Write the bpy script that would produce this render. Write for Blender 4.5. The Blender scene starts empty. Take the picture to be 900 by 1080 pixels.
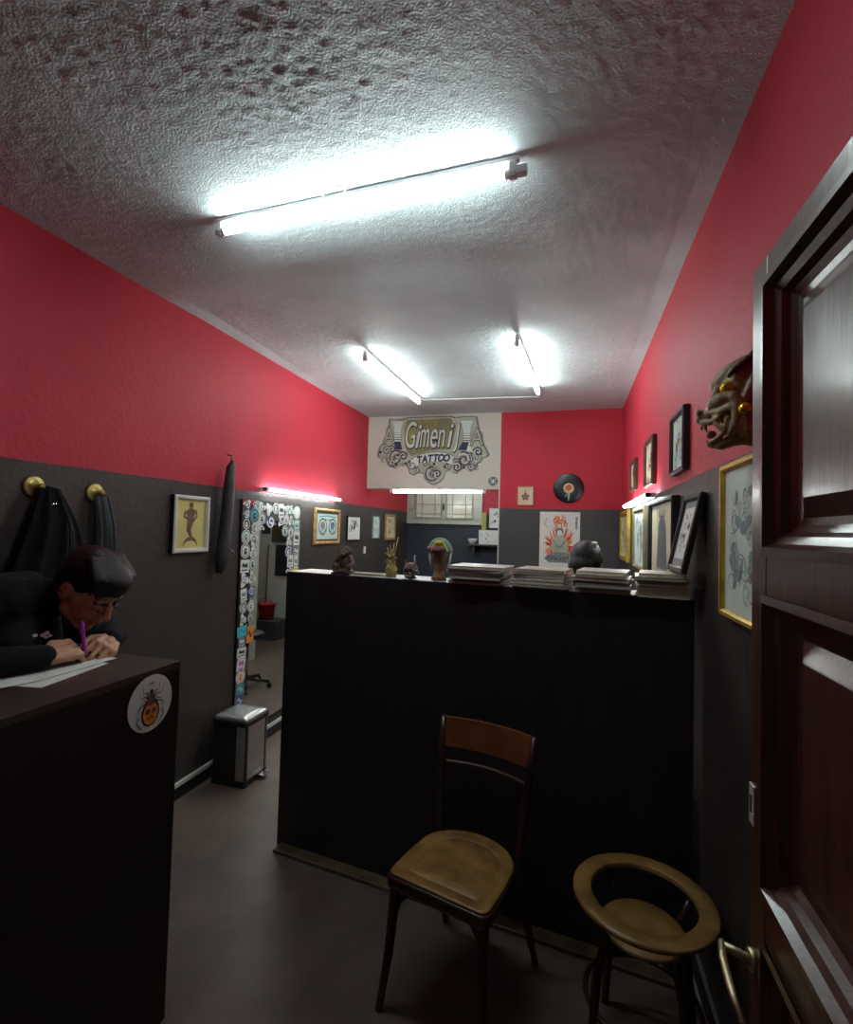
import bpy, bmesh, math, random
from mathutils import Vector, Matrix, noise
from mathutils.geometry import tessellate_polygon
PI = math.pi
C = bpy.context.scene.collection
SC = bpy.context.scene
random.seed(7)

# ---------------------------------------------------------------- camera, world, exposure
cam = bpy.data.objects.new('camera', bpy.data.cameras.new('camera'))
C.objects.link(cam); SC.camera = cam
cam.data.sensor_fit = 'VERTICAL'; cam.data.sensor_height = 36.0
cam.data.lens = 532.5 / 1080 * 36.0
cam.data.clip_start = 0.02
_y, _p, _r = 0.2774, 0.0352, 0.0275
_f = Vector((-math.sin(_y) * math.cos(_p), math.cos(_y) * math.cos(_p), math.sin(_p)))
_x = Vector((math.cos(_y), math.sin(_y), 0)); _u = _x.cross(_f)
_x2 = _x * math.cos(_r) + _u * math.sin(_r); _u2 = -_x * math.sin(_r) + _u * math.cos(_r)
M3 = Matrix((_x2, _u2, -_f)).transposed()
cam.matrix_world = Matrix.Translation((0, 0, 1.65)) @ M3.to_4x4()

w = bpy.data.worlds.new('world'); SC.world = w; w.use_nodes = True
w.node_tree.nodes['Background'].inputs[0].default_value = (0.5, 0.55, 0.6, 1)
w.node_tree.nodes['Background'].inputs[1].default_value = 0.05
SC.view_settings.view_transform = 'Standard'
SC.view_settings.look = 'None'
SC.view_settings.gamma = 1.0
SC.view_settings.use_curve_mapping = False
SC.view_settings.exposure = 0.0
TUBE = 66.0          # radiance of the ceiling tubes
RTUBE = 66.0          # radiance of the two rear ceiling tubes
WTUBE = 42.0          # radiance of the wall tubes

# ---------------------------------------------------------------- room measures (metres)
XL, XR, ZC, ZB, YB = -2.241, 0.491, 2.922, 1.899, 5.348
XO = -0.72           # right edge of the opening to the back room
YA = 6.9             # far wall of the back room
YF = -0.12           # wall around the entrance

# ---------------------------------------------------------------- materials
MATS = {}
def mat(name, col, rough=0.6, metal=0.0, var=0.0, vscale=8.0, bump=0.0, bscale=60.0, coat=0.0, emit=0.0, stretch=None, col2=None, spec=None):
    if name in MATS: return MATS[name]
    m = bpy.data.materials.new(name); m.use_nodes = True
    nt = m.node_tree; b = nt.nodes['Principled BSDF']
    b.inputs['Base Color'].default_value = (*col, 1); b.inputs['Roughness'].default_value = rough
    b.inputs['Metallic'].default_value = metal
    if spec is not None: b.inputs['Specular IOR Level'].default_value = spec
    if coat: b.inputs['Coat Weight'].default_value = coat; b.inputs['Coat Roughness'].default_value = 0.15
    if emit:
        b.inputs['Emission Color'].default_value = (*col, 1); b.inputs['Emission Strength'].default_value = emit
    tc = nt.nodes.new('ShaderNodeTexCoord'); vec = tc.outputs['Object']
    if stretch:
        mp = nt.nodes.new('ShaderNodeMapping'); mp.inputs['Scale'].default_value = stretch
        nt.links.new(vec, mp.inputs[0]); vec = mp.outputs[0]
    if var or col2:
        n = nt.nodes.new('ShaderNodeTexNoise'); n.inputs['Scale'].default_value = vscale; n.inputs['Detail'].default_value = 5
        nt.links.new(vec, n.inputs['Vector'])
        mx = nt.nodes.new('ShaderNodeMix'); mx.data_type = 'RGBA'
        c2 = col2 if col2 else tuple(max(0, c * (1 - var)) for c in col)
        c1 = col if col2 else tuple(min(1, c * (1 + var)) for c in col)
        mx.inputs[6].default_value = (*c1, 1); mx.inputs[7].default_value = (*c2, 1)
        r = nt.nodes.new('ShaderNodeMapRange'); r.inputs[1].default_value = 0.35; r.inputs[2].default_value = 0.65
        nt.links.new(n.outputs[0], r.inputs[0]); nt.links.new(r.outputs[0], mx.inputs[0])
        nt.links.new(mx.outputs[2], b.inputs['Base Color'])
    if bump:
        n2 = nt.nodes.new('ShaderNodeTexNoise'); n2.inputs['Scale'].default_value = bscale; n2.inputs['Detail'].default_value = 4
        nt.links.new(vec, n2.inputs['Vector'])
        bp = nt.nodes.new('ShaderNodeBump'); bp.inputs['Strength'].default_value = bump; bp.inputs['Distance'].default_value = 0.01
        nt.links.new(n2.outputs[0], bp.inputs['Height']); nt.links.new(bp.outputs[0], b.inputs['Normal'])
    MATS[name] = m
    return m

def wall_paint(name, red, low, red_rough=0.55, low_rough=0.42, bump=0.35):
    """red above, dark paint below the line at ZB"""
    m = bpy.data.materials.new(name); m.use_nodes = True; nt = m.node_tree; L = nt.links
    b = nt.nodes['Principled BSDF']
    b.inputs['Specular IOR Level'].default_value = .28
    g = nt.nodes.new('ShaderNodeNewGeometry'); sx = nt.nodes.new('ShaderNodeSeparateXYZ'); L.new(g.outputs['Position'], sx.inputs[0])
    n0 = nt.nodes.new('ShaderNodeTexNoise'); n0.inputs['Scale'].default_value = 3.0; L.new(g.outputs['Position'], n0.inputs['Vector'])
    a = nt.nodes.new('ShaderNodeMath'); a.operation = 'MULTIPLY_ADD'; a.inputs[1].default_value = 0.012; L.new(n0.outputs[0], a.inputs[0]); L.new(sx.outputs[2], a.inputs[2])
    t = nt.nodes.new('ShaderNodeMath'); t.operation = 'GREATER_THAN'; t.inputs[1].default_value = ZB + 0.006; L.new(a.outputs[0], t.inputs[0])
    n = nt.nodes.new('ShaderNodeTexNoise'); n.inputs['Scale'].default_value = 2.2; n.inputs['Detail'].default_value = 8; L.new(g.outputs['Position'], n.inputs['Vector'])
    def mixc(c1, c2, fac):
        mx = nt.nodes.new('ShaderNodeMix'); mx.data_type = 'RGBA'
        for i, c in ((6, c1), (7, c2)):
            if isinstance(c, tuple): mx.inputs[i].default_value = (*c, 1)
            else: L.new(c, mx.inputs[i])
        L.new(fac, mx.inputs[0]); return mx.outputs[2]
    r = mixc(red, tuple(x * 0.78 for x in red), n.outputs[0]); lo = mixc(low, tuple(x * 0.7 for x in low), n.outputs[0])
    L.new(mixc(lo, r, t.outputs[0]), b.inputs['Base Color'])
    rr = nt.nodes.new('ShaderNodeMapRange'); rr.inputs[3].default_value = low_rough; rr.inputs[4].default_value = red_rough
    L.new(t.outputs[0], rr.inputs[0]); L.new(rr.outputs[0], b.inputs['Roughness'])
    n2 = nt.nodes.new('ShaderNodeTexNoise'); n2.inputs['Scale'].default_value = 38; n2.inputs['Detail'].default_value = 6; L.new(g.outputs['Position'], n2.inputs['Vector'])
    bp = nt.nodes.new('ShaderNodeBump'); bp.inputs['Strength'].default_value = bump; bp.inputs['Distance'].default_value = 0.012
    L.new(n2.outputs[0], bp.inputs['Height']); L.new(bp.outputs[0], b.inputs['Normal'])
    return m

RED = (0.55, 0.029, 0.055)
M_wall = wall_paint('red_over_black_paint', RED, (0.064, 0.053, 0.049), bump=.3)
M_wallb = wall_paint('back_wall_paint', RED, (0.075, 0.080, 0.082), bump=0.15)
M_cream = mat('cream_wall_paint', (0.57, 0.58, 0.51), 0.6, var=0.05, vscale=2, bump=0.1, bscale=40)
M_pale = mat('pale_back_room_paint', (0.50, 0.53, 0.46), 0.6, var=0.08, vscale=2)
M_floor = mat('brown_vinyl_floor', (0.158, 0.112, 0.092), 0.42, col2=(0.112, 0.078, 0.063), vscale=5, bump=0.06, bscale=90)
M_wenge = mat('dark_wenge_laminate', (0.013, 0.008, 0.008), 0.45, col2=(0.020, 0.011, 0.011), vscale=9, stretch=(6, 6, 0.5), bump=0.05, bscale=40)
M_wengetop = mat('wenge_counter_top', (0.045, 0.028, 0.024), 0.33, col2=(0.065, 0.042, 0.036), vscale=9, stretch=(1, 6, 6))
M_black_lam = mat('black_laminate', (0.014, 0.012, 0.016), 0.45, col2=(0.024, 0.020, 0.024), vscale=7, stretch=(5, 5, 0.4))
M_white_lam = mat('white_laminate', (0.62, 0.65, 0.68), 0.35, var=0.04)
M_door = mat('varnished_mahogany', (0.105, 0.036, 0.022), 0.30, col2=(0.060, 0.019, 0.012), vscale=7, stretch=(8, 8, 0.7), bump=0.06, bscale=16, coat=0.30)
M_brass = mat('aged_brass', (0.62, 0.55, 0.34), 0.42, 1.0, var=0.15)
M_gold = mat('gold_paint', (0.62, 0.44, 0.07), 0.36, 0.55, var=0.2, vscale=20)
M_goldwood = mat('golden_wood', (0.46, 0.27, 0.09), 0.45, var=0.25, vscale=20)
M_blackp = mat('black_paint', (0.012, 0.012, 0.014), 0.4, var=0.2)
M_darkwood = mat('dark_wood_moulding', (0.06, 0.022, 0.014), 0.4, var=0.3, vscale=20)
M_whitep = mat('white_paint', (0.70, 0.71, 0.68), 0.5, var=0.04)
M_paper = mat('paper', (0.74, 0.76, 0.74), 0.7, var=0.03, vscale=3)
M_papercream = mat('cream_paper', (0.66, 0.60, 0.42), 0.7, var=0.06, vscale=5)
M_paperyel = mat('yellow_paper', (0.62, 0.56, 0.20), 0.7, var=0.08, vscale=6)
M_papergreen = mat('pale_green_paper', (0.60, 0.70, 0.64), 0.6, var=0.05)
M_ink = mat('black_ink', (0.03, 0.03, 0.035), 0.6)
M_inkg = mat('grey_ink', (0.20, 0.21, 0.22), 0.6, var=0.3, vscale=40)
M_inkr = mat('red_ink', (0.60, 0.06, 0.03), 0.6, var=0.2, vscale=40)
M_inko = mat('orange_ink', (0.80, 0.27, 0.04), 0.6)
M_inkt = mat('teal_ink', (0.07, 0.34, 0.38), 0.6)
M_inkb = mat('blue_ink', (0.09, 0.10, 0.30), 0.6)
M_navy = mat('navy_paint', (0.022, 0.026, 0.070), 0.6)
M_inkgt = mat('grey_teal_ink', (0.17, 0.26, 0.27), 0.6, var=.2, vscale=30)
M_olframe = mat('olive_brown_frame', (0.17, 0.15, 0.08), 0.5, var=.2)
M_inky = mat('yellow_ink', (0.70, 0.62, 0.08), 0.6)
M_inkol = mat('olive_paint', (0.30, 0.30, 0.08), 0.6, col2=(0.16, 0.17, 0.12), vscale=4)
M_inkpg = mat('pale_grey_green_paint', (0.46, 0.50, 0.42), 0.6, col2=(0.34, 0.37, 0.26), vscale=5)
M_inkbr = mat('brown_ink', (0.14, 0.075, 0.04), 0.6, var=0.3, vscale=30)
M_cyan = mat('cyan_print', (0.05, 0.55, 0.66), 0.5)
M_steel = mat('brushed_stainless_steel', (0.66, 0.66, 0.65), 0.42, 1.0, var=0.1, vscale=4, stretch=(1, 1, 30), bump=0.03, bscale=30)
M_chrome = mat('chrome', (0.75, 0.75, 0.76), 0.12, 1.0, var=0.02)
M_plastic = mat('black_plastic', (0.015, 0.015, 0.016), 0.4, var=0.1)
M_tube = mat('fluorescent_tube_glow', (0.86, 1.0, 0.98), 0.3, emit=TUBE)
M_rtube = mat('rear_tube_glow', (0.88, 1.0, 0.97), 0.3, emit=RTUBE)
M_wtube = mat('wall_tube_glow', (0.93, 1.0, 0.99), 0.3, emit=WTUBE)
M_batten = mat('lamp_batten_metal', (0.74, 0.71, 0.70), 0.5, var=0.05)
M_mirror = mat('mirror_silver', (0.80, 0.86, 0.83), 0.015, 1.0, var=0.01)
M_seat = mat('worn_pale_plywood', (0.40, 0.235, 0.070), 0.40, col2=(0.20, 0.105, 0.030), vscale=11, bump=0.05, bscale=30, coat=0.25)
M_bent = mat('dark_bentwood', (0.036, 0.014, 0.009), 0.35, var=0.3, vscale=9, coat=0.2)
M_backw = mat('reddish_plywood', (0.27, 0.10, 0.028), 0.4, col2=(0.15, 0.045, 0.014), vscale=6, coat=0.25)
M_skin = mat('skin', (0.50, 0.26, 0.16), 0.5, var=0.08, vscale=12)
M_hair = mat('black_hair', (0.005, 0.0045, 0.005), 0.36, spec=.28, var=0.4, vscale=30, stretch=(1, 1, 5), bump=0.4, bscale=60)
M_jacket = mat('black_sweatshirt', (0.007, 0.008, 0.011), 0.85, spec=.2, var=0.3, bump=0.3, bscale=18)
M_trouser = mat('dark_denim', (0.02, 0.024, 0.035), 0.85, var=0.2)
M_coat1 = mat('black_coat_cloth', (0.005, 0.005, 0.006), 0.85, spec=.2, var=0.3, bump=0.3, bscale=15)
M_coat2 = mat('grey_coat_cloth', (0.035, 0.042, 0.048), 0.75, var=0.3, bump=0.3, bscale=15)
M_umb = mat('dark_umbrella_nylon', (0.024, 0.026, 0.033), 0.5, var=0.3, bump=0.3, bscale=20)
M_mask = mat('carved_brown_wood', (0.44, 0.35, 0.17), 0.55, col2=(0.18, 0.115, 0.065), vscale=14, bump=0.25, bscale=30, coat=0.2)
M_figb = mat('brown_resin', (0.10, 0.055, 0.04), 0.5, var=0.5, vscale=40)
M_figp = mat('mauve_brown_resin', (0.17, 0.10, 0.09), 0.5, var=0.5, vscale=50)
M_figt = mat('tan_carved_wood', (0.24, 0.12, 0.055), 0.5, var=0.3, vscale=40)
M_reed = mat('dry_golden_straw', (0.42, 0.34, 0.12), 0.6, var=0.3, vscale=40)
M_pink = mat('pink_cloth_flower', (0.6, 0.16, 0.42), 0.6)
M_purple = mat('purple_plastic', (0.42, 0.03, 0.50), 0.4)
M_eye = mat('eye_white', (0.30, 0.25, 0.22), 0.3)
M_redpl = mat('red_plastic', (0.55, 0.015, 0.02), 0.35)
M_greyd = mat('dark_grey_panel', (0.05, 0.06, 0.06), 0.5, var=0.15)
M_greenp = mat('olive_yellow_paint', (0.32, 0.32, 0.06), 0.5)
M_skirt = mat('worn_wood_strip', (0.11, 0.075, 0.04), 0.5, var=0.4, vscale=12)

# ---------------------------------------------------------------- mesh helpers
def box(bm, c, s, m=None, rot=None, mi=0):
    v = []
    for z in (-.5, .5):
        for x, y in ((-.5, -.5), (.5, -.5), (.5, .5), (-.5, .5)):
            p = Vector((x * s[0], y * s[1], z * s[2]))
            if rot: p = rot @ p
            v.append(bm.verts.new(p + Vector(c)))
    fs = [(3, 2, 1, 0), (4, 5, 6, 7), (0, 1, 5, 4), (1, 2, 6, 5), (2, 3, 7, 6), (3, 0, 4, 7)]
    for f in fs:
        F = bm.faces.new([v[i] for i in f]); F.material_index = mi
def bx(bm, x0, x1, y0, y1, z0, z1, mi=0):
    box(bm, ((x0 + x1) / 2, (y0 + y1) / 2, (z0 + z1) / 2), (x1 - x0, y1 - y0, z1 - z0), mi=mi)
def frame_axes(d):
    d = Vector(d).normalized(); a = Vector((0, 0, 1)) if abs(d.z) < .95 else Vector((1, 0, 0))
    u = d.cross(a).normalized(); return u, d.cross(u).normalized()
def tube(bm, pts, r, n=10, cap=True, mi=0, closed=False):
    pts = [Vector(p) for p in pts]; N = len(pts)
    rs = r if isinstance(r, (list, tuple)) else [r] * N
    rings = []; pu = None
    for i, p in enumerate(pts):
        if closed: d = pts[(i + 1) % N] - pts[i - 1]
        else: d = pts[min(i + 1, N - 1)] - pts[max(i - 1, 0)]
        d.normalize()
        if pu is None: u, v = frame_axes(d)
        else:
            u = (pu - d * pu.dot(d)).normalized(); v = d.cross(u)
        pu = u
        rings.append([bm.verts.new(p + (u * math.cos(2 * PI * k / n) + v * math.sin(2 * PI * k / n)) * rs[i]) for k in range(n)])
    for i in range(N if closed else N - 1):
        a, b = rings[i], rings[(i + 1) % N]
        for k in range(n):
            F = bm.faces.new((a[k], a[(k + 1) % n], b[(k + 1) % n], b[k])); F.material_index = mi; F.smooth = True
    if cap and not closed:
        F = bm.faces.new(rings[0][::-1]); F.material_index = mi; F = bm.faces.new(rings[-1]); F.material_index = mi
def ell(bm, c, r, rot=None, seg=16, rings=10, mi=0):
    c = Vector(c); V = []
    def P(x, y, z):
        p = Vector((x * r[0], y * r[1], z * r[2]))
        if rot: p = rot @ p
        return bm.verts.new(c + p)
    top = P(0, 0, 1); bot = P(0, 0, -1)
    for i in range(1, rings):
        t = PI * i / rings
        V.append([P(math.sin(t) * math.cos(2 * PI * k / seg), math.sin(t) * math.sin(2 * PI * k / seg), math.cos(t)) for k in range(seg)])
    for k in range(seg):
        k2 = (k + 1) % seg
        fs = [bm.faces.new((top, V[0][k], V[0][k2])), bm.faces.new((bot, V[-1][k2], V[-1][k]))]
        for i in range(len(V) - 1): fs.append(bm.faces.new((V[i][k], V[i + 1][k], V[i + 1][k2], V[i][k2])))
        for F in fs: F.smooth = True; F.material_index = mi
def caps(bm, p0, p1, r0, r1, n=12):
    """round cone between two joints"""
    p0 = Vector(p0); p1 = Vector(p1); d = p1 - p0; L = d.length
    if L < 1e-6: ell(bm, p0, (r0,) * 3); return
    d.normalize(); pts = []; rr = []
    for i in range(5):
        a = PI / 2 * i / 4; pts.append(p0 - d * r0 * math.cos(a)); rr.append(max(1e-4, r0 * math.sin(a)))
    for i in range(5):
        a = PI / 2 * (4 - i) / 4; pts.append(p1 + d * r1 * math.cos(a)); rr.append(max(1e-4, r1 * math.sin(a)))
    u, v = frame_axes(d); rings = []
    for p, r in zip(pts, rr):
        rings.append([bm.verts.new(p + (u * math.cos(2 * PI * k / n) + v * math.sin(2 * PI * k / n)) * r) for k in range(n)])
    for a, b in zip(rings, rings[1:]):
        for k in range(n): bm.faces.new((a[k], a[(k + 1) % n], b[(k + 1) % n], b[k])).smooth = True
    bm.faces.new(rings[0][::-1]); bm.faces.new(rings[-1])
def lathe(bm, prof, n=32, c=(0, 0, 0), mi=0):
    rings = [[bm.verts.new((c[0] + r * math.cos(2 * PI * k / n), c[1] + r * math.sin(2 * PI * k / n), c[2] + z)) for k in range(n)] for r, z in prof]
    for a, b in zip(rings, rings[1:]):
        for k in range(n):
            F = bm.faces.new((a[k], a[(k + 1) % n], b[(k + 1) % n], b[k])); F.smooth = True; F.material_index = mi
    return rings
def prism(bm, pts, z0, z1, mi=0, axis='Z'):
    """closed outline extruded"""
    def V(p, z): return (p[0], p[1], z) if axis == 'Z' else ((p[0], z, p[1]) if axis == 'Y' else (z, p[0], p[1]))
    a = [bm.verts.new(V(p, z0)) for p in pts]; b = [bm.verts.new(V(p, z1)) for p in pts]; n = len(pts)
    fs = [bm.faces.new(a[::-1]), bm.faces.new(b)]
    for k in range(n): fs.append(bm.faces.new((a[k], a[(k + 1) % n], b[(k + 1) % n], b[k])))
    for F in fs: F.material_index = mi
def obj(name, bm, m, parent=None, bevel=0, smooth=False, loc=None, rot=None):
    bmesh.ops.recalc_face_normals(bm, faces=bm.faces)
    me = bpy.data.meshes.new(name); bm.to_mesh(me); bm.free()
    for mm in (m if isinstance(m, (list, tuple)) else [m]): me.materials.append(mm)
    if smooth:
        for p in me.polygons: p.use_smooth = True
    o = bpy.data.objects.new(name, me); C.objects.link(o)
    if parent: o.parent = parent
    if loc: o.location = loc
    if rot: o.rotation_euler = rot
    if bevel:
        b = o.modifiers.new('bevel', 'BEVEL'); b.width = bevel; b.segments = 2; b.limit_method = 'ANGLE'
    return o
def solid(name, bm, m, parent, voxel, smooth=4, loc=None, rot=None):
    """weld overlapping volumes into one continuous skin"""
    bmesh.ops.recalc_face_normals(bm, faces=bm.faces)
    me = bpy.data.meshes.new(name); bm.to_mesh(me); bm.free()
    t = bpy.data.objects.new('tmp', me); C.objects.link(t)
    r = t.modifiers.new('r', 'REMESH'); r.mode = 'VOXEL'; r.voxel_size = voxel
    if smooth:
        s = t.modifiers.new('s', 'SMOOTH'); s.iterations = smooth; s.factor = .5
    dg = bpy.context.evaluated_depsgraph_get(); ev = t.evaluated_get(dg)
    me2 = bpy.data.meshes.new_from_object(ev); me2.name = name
    bpy.data.objects.remove(t); bpy.data.meshes.remove(me)
    me2.materials.clear(); me2.materials.append(m)
    for p in me2.polygons: p.use_smooth = True
    o = bpy.data.objects.new(name, me2); C.objects.link(o)
    if parent: o.parent = parent
    if loc: o.location = loc
    if rot: o.rotation_euler = rot
    return o
def text(name, s, size, m, parent, loc, rot=(PI / 2, 0, 0), shear=0, ext=0.001, offset=0, sx=1.0, bold=0):
    cu = bpy.data.curves.new(name, 'FONT'); cu.body = s; cu.size = size; cu.extrude = ext; cu.align_x = 'CENTER'; cu.align_y = 'CENTER'
    cu.shear = shear; cu.offset = offset
    t = bpy.data.objects.new('tmp', cu); C.objects.link(t)
    dg = bpy.context.evaluated_depsgraph_get(); me = bpy.data.meshes.new_from_object(t.evaluated_get(dg)); me.name = name
    bpy.data.objects.remove(t)
    me.materials.clear(); me.materials.append(m)
    o = bpy.data.objects.new(name, me); C.objects.link(o); o.parent = parent; o.location = loc; o.rotation_euler = rot; o.scale = (sx, 1, 1)
    return o
def thing(name, label, cat, loc=(0, 0, 0), rot=(0, 0, 0), group=None):
    o = bpy.data.objects.new(name, None); C.objects.link(o); o.location = loc; o.rotation_euler = rot
    o.empty_display_size = .05; o['label'] = label; o['category'] = cat
    if group: o['group'] = group
    return o
def tag(o, label, cat, group=None):
    o['label'] = label; o['category'] = cat
    if group: o['group'] = group
    return o
def struct(name, bm, m, **k):
    o = obj(name, bm, m, **k)
    if not k.get('parent'): o['kind'] = 'structure'
    return o
B = bmesh.new

class Flat:
    """printed or painted marks: thin shapes lying on a plane (x right, z up), front towards -y"""
    def __init__(s, d=0.0004): s.bm = B(); s.ms = []; s.d = d; s.n = 0
    def mi(s, m):
        s.n += 1
        if m not in s.ms: s.ms.append(m)
        return s.ms.index(m)
    def poly(s, pts, m, layer=1):
        k = s.mi(m); layer += .008 * s.n; v = [s.bm.verts.new((p[0], -s.d * layer, p[1])) for p in pts]
        if len(v) < 3: return
        if len(v) < 5: s.bm.faces.new(v).material_index = k
        else:
            for t in tessellate_polygon([[Vector((p[0], p[1], 0)) for p in pts]]):
                try: s.bm.faces.new([v[i] for i in t]).material_index = k
                except ValueError: pass
    def disc(s, c, r, m, layer=1, n=20, ry=None, a=0):
        ry = ry or r; ca, sa = math.cos(a), math.sin(a)
        s.poly([(c[0] + ca * r * math.cos(t) - sa * ry * math.sin(t), c[1] + sa * r * math.cos(t) + ca * ry * math.sin(t)) for t in [2 * PI * k / n for k in range(n)]], m, layer)
    def rib(s, pts, wd, m, layer=1, taper=False):
        N = len(pts); k = s.mi(m); L = []; layer += .008 * s.n
        for i, p in enumerate(pts):
            a = pts[max(i - 1, 0)]; b = pts[min(i + 1, N - 1)]; dx, dz = b[0] - a[0], b[1] - a[1]; l = math.hypot(dx, dz) or 1
            ww = wd / 2 * ((1 - .85 * i / (N - 1)) if taper else 1)
            L.append((s.bm.verts.new((p[0] - dz / l * ww, -s.d * layer, p[1] + dx / l * ww)), s.bm.verts.new((p[0] + dz / l * ww, -s.d * layer, p[1] - dx / l * ww))))
        for a, b in zip(L, L[1:]):
            F = s.bm.faces.new((a[0], a[1], b[1], b[0])); F.material_index = k
    def ring(s, c, r, wd, m, layer=1, n=24, ry=None):
        ry = ry or r
        s.rib([(c[0] + r * math.cos(2 * PI * k / n), c[1] + ry * math.sin(2 * PI * k / n)) for k in range(n + 1)], wd, m, layer)
    def spiral(s, c, r, turns, wd, m, layer=1, a0=0, sgn=1, taper=False):
        n = int(18 * turns)
        s.rib([(c[0] + r * (1 - .85 * k / n) * math.cos(a0 + sgn * 2 * PI * turns * k / n), c[1] + r * (1 - .85 * k / n) * math.sin(a0 + sgn * 2 * PI * turns * k / n)) for k in range(n + 1)], wd, m, layer, taper)
    def build(s, name, parent, loc=(0, 0, 0), rot=(0, 0, 0)):
        me = bpy.data.meshes.new(name)
        for f in s.bm.faces:
            f.normal_update()
            if f.normal.y > 0: f.normal_flip()
        s.bm.to_mesh(me); s.bm.free()
        for m in s.ms: me.materials.append(m)
        o = bpy.data.objects.new(name, me); C.objects.link(o); o.parent = parent; o.location = loc; o.rotation_euler = rot
        return o

# ================================================================ THE SETTING
bm = B(); bx(bm, XL - .12, XR + .12, YF - 1.2, YA + .12, -.1, 0); struct('floor', bm, M_floor)

# ceiling: hand-thrown rough plaster, real relief
def ceiling():
    nx, ny = 250, 560; bm = B(); vs = []
    x0, x1, y0, y1 = XL - .02, XR + .02, YF - .02, YB + .1
    for j in range(ny + 1):
        # denser rows towards the entrance, where the plaster is seen from near by
        ty = (j / ny) ** 1.35; y = y0 + (y1 - y0) * ty
        row = []
        for i in range(nx + 1):
            x = x0 + (x1 - x0) * i / nx
            big = noise.noise(Vector((x * 1.1, y * 1.1, 3.1))) * .014
            mid = noise.noise(Vector((x * 7, y * 7, 0))) * .0014
            p = Vector((x * 42, y * 42, 1.7)); fine = noise.noise(p)
            p2 = Vector((x * 85, y * 85, 5.7)); f2 = noise.noise(p2)
            amp = .0027 * (.75 + .5 * noise.noise(Vector((x * 2, y * 2, 9))))
            z = ZC + big + mid - amp * (1.0 * max(-.25, fine) + 1.1 * f2)
            sag = min(1, max(0, (y + .10 * math.cos(x * 2.2 + 2) - 2.12) / .38)); sag = sag * sag * (3 - 2 * sag) * max(0, 1 - max(0, y - 2.6) / 2.2)
            z += .030 * sag
            edge = min(1, min(x - x0, x1 - x, y - y0 + .3) / .1); z = ZC + (z - ZC) * max(0, edge)
            row.append(bm.verts.new((x, y, z)))
        vs.append(row)
    for j in range(ny):
        for i in range(nx):
            F = bm.faces.new((vs[j][i], vs[j + 1][i], vs[j + 1][i + 1], vs[j][i + 1])); F.smooth = True
    me = bpy.data.meshes.new('ceiling'); bm.to_mesh(me); bm.free()
    m = mat('rough_grey_plaster', (0.53, 0.60, 0.62), 0.6, var=0.10, vscale=2.5, bump=0.5, bscale=140)
    me.materials.append(m)
    o = bpy.data.objects.new('ceiling', me); C.objects.link(o); o['kind'] = 'structure'
ceiling()
bm = B(); bx(bm, XL - .12, XR + .12, YB + .08, YA + .12, 2.60, 2.70); struct('ceiling_back_room', bm, M_pale)
bm = B(); bx(bm, XL - .14, XL, YF - .1, YA + .1, 0, ZC + .03); struct('wall_left', bm, M_wall)
bm = B(); bx(bm, XR, XR + .14, YF - .1, YA + .1, 0, ZC + .03); struct('wall_right', bm, M_wall)
bm = B(); bx(bm, XO, XR, YB, YB + .14, 0, ZC + .03); struct('wall_back', bm, M_wallb)
bm = B(); bx(bm, XL, XO, YB, YB + .14, 2.115, ZC + .03); struct('wall_header', bm, M_cream)
bm = B(); bx(bm, XO - .012, XO, YB + .002, YB + .14, 0, 2.115); bx(bm, XL, XO - .012, YB + .002, YB + .14, 2.103, 2.115); struct('trim_1', bm, M_cream)
bm = B(); bx(bm, XL, -.93, YA, YA + .12, 0, 2.62); struct('wall_far', bm, wall_paint('far_wall_paint', (0.40, 0.03, 0.05), (0.045, 0.060, 0.085), bump=0.1))
bm = B(); bx(bm, -.93, XR, YA, YA + .12, 0, 2.62); struct('wall_far_pale', bm, M_pale)
bm = B()                                                              # entrance wall with the doorway
bx(bm, XL, -.95, YF - .14, YF, 0, ZC + .03); bx(bm, .34, XR, YF - .14, YF, 0, ZC + .03); bx(bm, -.95, .34, YF - .14, YF, 2.14, ZC + .03)
struct('wall_front', bm, M_wall)
bm = B()
for x in (-.95, .30): bx(bm, x, x + .04, YF - .15, YF + .015, 0, 2.14)
bx(bm, -.91, .30, YF - .15, YF + .015, 2.10, 2.14)
struct('trim_2', bm, M_door)
# black skirting with a white upper edge, along the left wall
bm = B(); bx(bm, XL, XL + .014, YF, YA, 0, .075); o = struct('baseboard_left', bm, M_blackp)
bm = B(); bx(bm, XL, XL + .018, YF, YA, .075, .098); obj('cap_strip', bm, M_whitep, o)
bm = B(); bx(bm, XR - .014, XR, YF, YB, 0, .09); struct('baseboard_right', bm, M_blackp)

# window in the far wall of the back room
wn = thing('window_1', '', '', (0, YA, 0)); del wn['label']; del wn['category']; wn['kind'] = 'structure'
bm = B(); bx(bm, XL, -1.16, -.05, -.002, 1.735, 2.40); obj('frame_board', bm, M_cream, wn, bevel=.004)
for x0, x1 in ((-2.09, -1.74), (-1.65, -1.30)):
    bm = B(); z0, z1 = 1.83, 2.30; t = .018
    bx(bm, x0 - t, x1 + t, -.075, -.05, z0 - t, z0); bx(bm, x0 - t, x1 + t, -.075, -.05, z1, z1 + t)
    bx(bm, x0 - t, x0, -.075, -.05, z0, z1); bx(bm, x1, x1 + t, -.075, -.05, z0, z1)
    for k in (.22, .76): bx(bm, x0 + (x1 - x0) * k - .006, x0 + (x1 - x0) * k + .006, -.07, -.052, z0, z1)
    for z in (1.88, 2.01, 2.17): bx(bm, x0, x1, -.069, -.052, z - .006, z + .006)
    sa = obj('casement', bm, M_inkpg, wn)
    bm = B(); bx(bm, x0, x1, -.056, -.051, z0, z1); obj('pane', bm, mat('frosted_glass', (0.82, 0.83, 0.70), 0.12, var=0.05), sa)
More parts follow.
